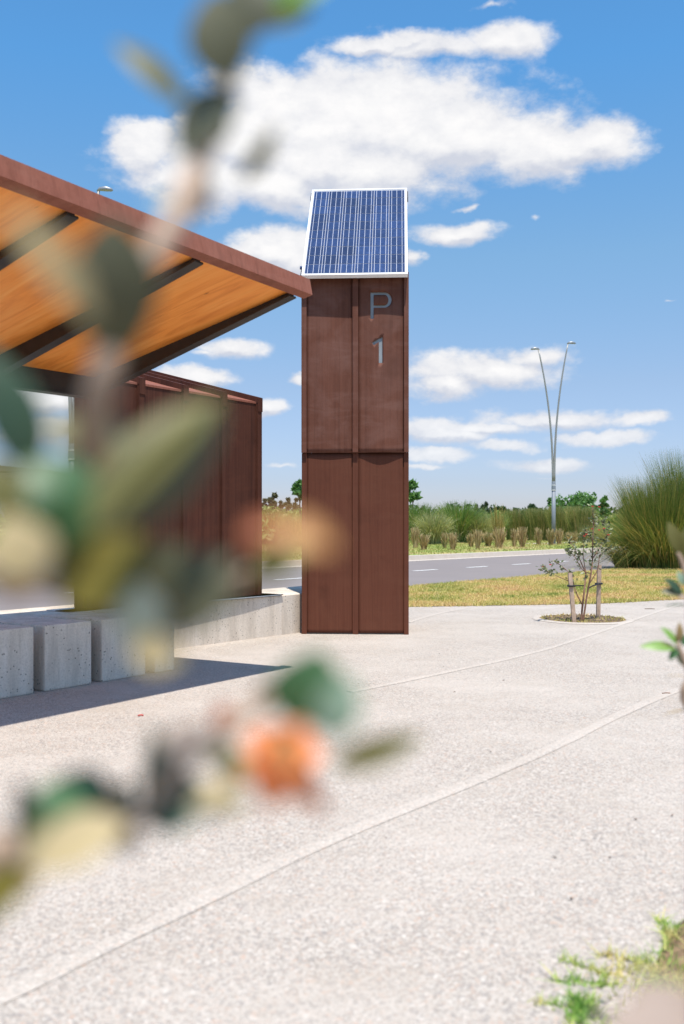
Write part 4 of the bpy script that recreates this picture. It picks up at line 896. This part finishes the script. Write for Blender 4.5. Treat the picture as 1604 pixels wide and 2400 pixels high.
class Sub:                                                 # children use world coordinates minus the root
    pass
def fix(o, root): o.location = -Vector(root.location); return o
def stem(name, pts, r0_, r1_, mat, root):
    cp = curve_pts(pts, 6); o = MB().tube(cp, [r0_+(r1_-r0_)*i/(len(cp)-1) for i in range(len(cp))], 8).out(name, mat, root, True); return fix(o, root)
low = Vector((-0.21, 0.31, 0.0))
upb = stem('branch', [low, Vector((-0.19, 0.31, 0.6)), nb_(-140, 1560, 0.5), nb_(60, 1330, 0.5), nb_(185, 1120, 0.49), nb_(232, 880, 0.46), nb_(300, 680, 0.47), nb_(400, 500, 0.5), nb_(445, 400, 0.53), nb_(500, 260, 0.55), nb_(530, 150, 0.55), nb_(590, -20, 0.55), nb_(640, -160, 0.55)], 0.0065, 0.0024, 'stem_pale', fs)
lob = stem('branch', [low+Vector((0.012, -0.01, 0)), Vector((-0.18, 0.31, 0.55)), nb_(-60, 2130, 0.5), nb_(60, 1985, 0.5), nb_(220, 1905, 0.5), nb_(340, 1850, 0.5), nb_(420, 1745, 0.5), nb_(520, 1670, 0.51), nb_(650, 1570, 0.52)], 0.0055, 0.0022, 'stem_pale', fs)
mid = stem('branch', [nb_(60, 1330, 0.5), nb_(200, 1370, 0.5), nb_(330, 1400, 0.5), nb_(450, 1350, 0.5), nb_(590, 1300, 0.52)], 0.0026, 0.0013, 'stem_pale', fs)
def FL(par, *a, **k): return nleaf(par, *a, **k)
FL(upb, (425, 240), (262, 98), 48, 'leaf_olive', 0.55); FL(upb, (535, 205), (412, 355), 95, 'leaf_slate', 0.53, roll=0.3)
FL(upb, (553, 410), (632, 292), 34, 'leaf_olive', 0.55, roll=0.8); FL(upb, (525, 190), (490, -20), 110, 'leaf_grey', 0.52, roll=-0.3)
FL(upb, (560, 90), (590, -60), 90, 'leaf_slate', 0.54); FL(upb, (600, 30), (770, -50), 50, 'leaf_bright', 0.55); FL(upb, (610, 60), (720, 20), 40, 'leaf_olive', 0.55)
FL(upb, (262, 500), (262, 835), 140, 'leaf_slate', 0.44, 0.46, fold=0.1); FL(upb, (255, 560), (275, 800), 105, 'leaf_dark', 0.455, 0.465, roll=0.5)
FL(upb, (215, 730), (10, 470), 62, 'leaf_cream', 0.36, 0.34); FL(upb, (400, 470), (330, 470), 130, 'leaf_silver', 0.55, roll=0.9)
FL(upb, (430, 500), (470, 380), 50, 'leaf_cream', 0.56, roll=0.9)
FL(upb, (75, 1090), (-30, 800), 100, 'leaf_dark', 0.47); FL(upb, (210, 1215), (505, 915), 118, 'leaf_olive', 0.42, 0.46, roll=-0.45, fold=0.25); FL(upb, (222, 1222), (512, 935), 110, 'leaf_grey', 0.425, 0.465, roll=0.75, fold=0.2)
FL(upb, (205, 1180), (60, 1060), 120, 'leaf_green', 0.46); FL(upb, (215, 1215), (120, 1080), 100, 'leaf_green', 0.5); FL(upb, (120, 1260), (160, 1130), 110, 'leaf_green', 0.45, roll=0.4)
FL(upb, (70, 1330), (10, 1180), 115, 'leaf_cream', 0.42); FL(upb, (45, 1200), (-30, 1060), 90, 'leaf_olive', 0.45)
FL(mid, (140, 1370), (330, 1230), 150, 'leaf_mustard', 0.46); FL(mid, (180, 1240), (250, 1400), 120, 'leaf_mustard', 0.47, roll=0.4)
FL(mid, (320, 1480), (320, 1330), 85, 'leaf_silver', 0.46); FL(mid, (350, 1370), (530, 1275), 75, 'leaf_grey', 0.48, roll=0.2); FL(mid, (370, 1450), (560, 1310), 65, 'leaf_slate', 0.46, roll=0.5)
FL(mid, (300, 1330), (420, 1240), 60, 'leaf_slate', 0.5, roll=0.5); FL(mid, (300, 1480), (420, 1510), 60, 'leaf_cream', 0.44, roll=0.5)
FL(mid, (575, 1325), (720, 1215), 60, 'leaf_olive', 0.50, roll=0.4); FL(mid, (560, 1228), (650, 1208), 42, 'leaf_rust', 0.36); FL(mid, (625, 1208), (765, 1258), 58, 'leaf_orange', 0.36, curl=0.25)
FL(lob, (690, 1665), (735, 1490), 135, 'leaf_green', 0.49); FL(lob, (745, 1690), (800, 1545), 80, 'leaf_mint', 0.44, roll=0.3); FL(lob, (760, 1755), (970, 1685), 48, 'leaf_olive', 0.52, roll=0.5)
FL(lob, (345, 1880), (352, 1660), 55, 'leaf_slate', 0.5, roll=0.5); FL(lob, (330, 1865), (505, 1840), 105, 'leaf_dark', 0.5, curl=0.3); FL(lob, (400, 1760), (420, 1860), 60, 'leaf_dark', 0.52, roll=0.4)
FL(lob, (255, 1860), (110, 1800), 95, 'leaf_dark', 0.5, curl=0.25); FL(lob, (200, 1905), (90, 1800), 90, 'leaf_green', 0.48); FL(lob, (70, 1920), (42, 1790), 50, 'leaf_dark', 0.5, roll=0.5); FL(lob, (250, 1870), (300, 1790), 55, 'leaf_grey', 0.5, roll=0.4)
FL(lob, (290, 1890), (50, 1985), 95, 'leaf_cream', 0.46); FL(lob, (60, 1985), (-60, 2110), 75, 'leaf_mustard', 0.46); FL(lob, (560, 1850), (390, 1815), 60, 'leaf_cream', 0.5); FL(lob, (450, 1860), (560, 1830), 40, 'leaf_olive', 0.5)
FL(lob, (380, 1720), (470, 1660), 40, 'leaf_tan', 0.52)
for b_, t_, w, mt, Y in [((300, 1895), (180, 1840), 60, 'leaf_slate', 0.5), ((420, 1750), (350, 1780), 50, 'leaf_olive', 0.52), ((470, 1700), (540, 1760), 50, 'leaf_slate', 0.53), ((520, 1672), (500, 1610), 40, 'leaf_rust', 0.53), ((590, 1620), (650, 1560), 46, 'leaf_grey', 0.52), ((560, 1720), (520, 1800), 70, 'leaf_cream', 0.54), ((150, 1930), (40, 1900), 60, 'leaf_olive', 0.5), ((20, 2040), (90, 1960), 70, 'leaf_brown', 0.5), ((240, 1915), (330, 1940), 46, 'leaf_tan', 0.5)]:
    FL(lob, b_, t_, w, mt, Y)
for b_, t_, w, mt, Y in [((460, 330), (520, 250), 60, 'leaf_slate', 0.56), ((480, 300), (440, 210), 60, 'leaf_olive', 0.56), ((540, 130), (470, 60), 60, 'leaf_olive', 0.56), ((410, 490), (480, 420), 70, 'leaf_tan', 0.56), ((330, 630), (270, 560), 80, 'leaf_grey', 0.5), ((200, 1020), (120, 960), 60, 'leaf_olive', 0.5), ((215, 960), (290, 1030), 60, 'leaf_slate', 0.52), ((130, 1210), (230, 1120), 80, 'leaf_slate', 0.5), ((90, 1290), (190, 1310), 90, 'leaf_tan', 0.47)]:
    FL(upb, b_, t_, w, mt, Y)
fl = bpy.data.objects.new('flower', None); link(fl, fs); fix(fl, fs)
fc = (648, 1745)
for a, l_, w, mt in ((200, 95, 80, 'petal_orange'), (150, 105, 85, 'petal_orange'), (60, 105, 80, 'petal_orange'), (10, 95, 90, 'petal_orange'), (300, 110, 75, 'petal_orange'), (250, 115, 80, 'petal_orange'), (105, 70, 70, 'leaf_orange')):
    nleaf(fl, fc, (fc[0]+math.cos(R(a))*l_, fc[1]-math.sin(R(a))*l_), w, mt, 0.47, 0.46, name='petal', curl=0.3, blunt=0.7)
nleaf(fl, (690, 1790), (750, 1865), 34, 'leaf_rust', 0.47, name='stamen', roll=0.6); nleaf(fl, (640, 1760), (665, 1690), 60, 'leaf_orange', 0.455, name='petal', blunt=0.7)
FL(lob, (1590, 2440), (1400, 2340), 170, 'leaf_tan', 0.40, fold=0.02) if False else None
# pale dead leaf at the near right corner belongs to the second shrub
rs = tag(empty('feijoa_shrub', (1.15, 1.7, 0)), 'slightly blurred feijoa shrub reaching in at the right edge', 'shrub')
def z5(x, y, Y): return px(1404+x/4.512, 1180+y/4.512, Y)
def rleaf(par, b_, t_, w, mat, Y=1.7, **k): return leaf(par, z5(*b_, Y), z5(*t_, Y), w/4.512*Y/FPX, mat, **k)
rb_ = stem('branch', [Vector((1.15, 1.7, 0)), Vector((1.06, 1.7, 0.2)), z5(1150, 2450, 1.7), z5(960, 1800, 1.7), z5(850, 1530, 1.7), z5(835, 1470, 1.7)], 0.010, 0.003, 'stem_pale', rs)
rb2 = stem('branch', [z5(1150, 2450, 1.7), z5(1060, 1400, 1.74), z5(960, 900, 1.74), z5(890, 640, 1.74), z5(835, 520, 1.74)], 0.008, 0.003, 'stem_pale', rs)
rleaf(rb_, (815, 1530), (432, 1515), 118, 'leaf_bright'); rleaf(rb_, (820, 1540), (640, 1480), 55, 'leaf_olive', 1.68, roll=0.7); rleaf(rb_, (830, 1490), (655, 1310), 95, 'leaf_bright', roll=0.3)
rleaf(rb_, (840, 1470), (850, 1255), 90, 'leaf_brown', roll=0.5); rleaf(rb_, (845, 1540), (745, 1660), 95, 'leaf_green', roll=0.3); rleaf(rb_, (850, 1560), (900, 1720), 105, 'leaf_slate'); rleaf(rb_, (880, 1500), (960, 1380), 90, 'leaf_green')
rleaf(rb2, (870, 530), (730, 195), 150, 'leaf_olive', 1.74); rleaf(rb2, (880, 560), (960, 200), 120, 'leaf_olive', 1.78); rleaf(rb2, (880, 960), (690, 790), 100, 'leaf_dark', 1.74, roll=0.2); rleaf(rb2, (870, 950), (655, 930), 100, 'leaf_slate', 1.74)
rleaf(rb2, (905, 860), (830, 720), 85, 'leaf_mint', 1.74); rleaf(rb2, (960, 1085), (695, 1090), 38, 'leaf_green', 1.74, roll=0.6); rleaf(rb_, (980, 1850), (665, 1835), 30, 'leaf_brown', roll=0.8); rleaf(rb_, (980, 2190), (680, 2240), 42, 'leaf_brown', roll=0.7)
rleaf(rb_, (960, 1960), (885, 1900), 60, 'leaf_green'); rleaf(rb2, (930, 1010), (800, 960), 80, 'leaf_tan', 1.74, roll=0.3)
ns = tag(empty('dry_shrub', (0.19, 0.27, 0)), 'blurred pale dry leaf at the bottom right corner close to the camera', 'shrub')
nbr = stem('branch', [Vector((0.19, 0.27, 0)), Vector((0.17, 0.27, 0.5)), px(1720, 2560, 0.28), px(1660, 2420, 0.28)], 0.0035, 0.002, 'stem_pale', ns)
leaf(nbr, px(1690, 2440, 0.28), px(1400, 2395, 0.275), 0.019, 'leaf_tan', fold=0.05); leaf(nbr, px(1690, 2425, 0.285), px(1470, 2310, 0.285), 0.015, 'leaf_tan', fold=0.05)
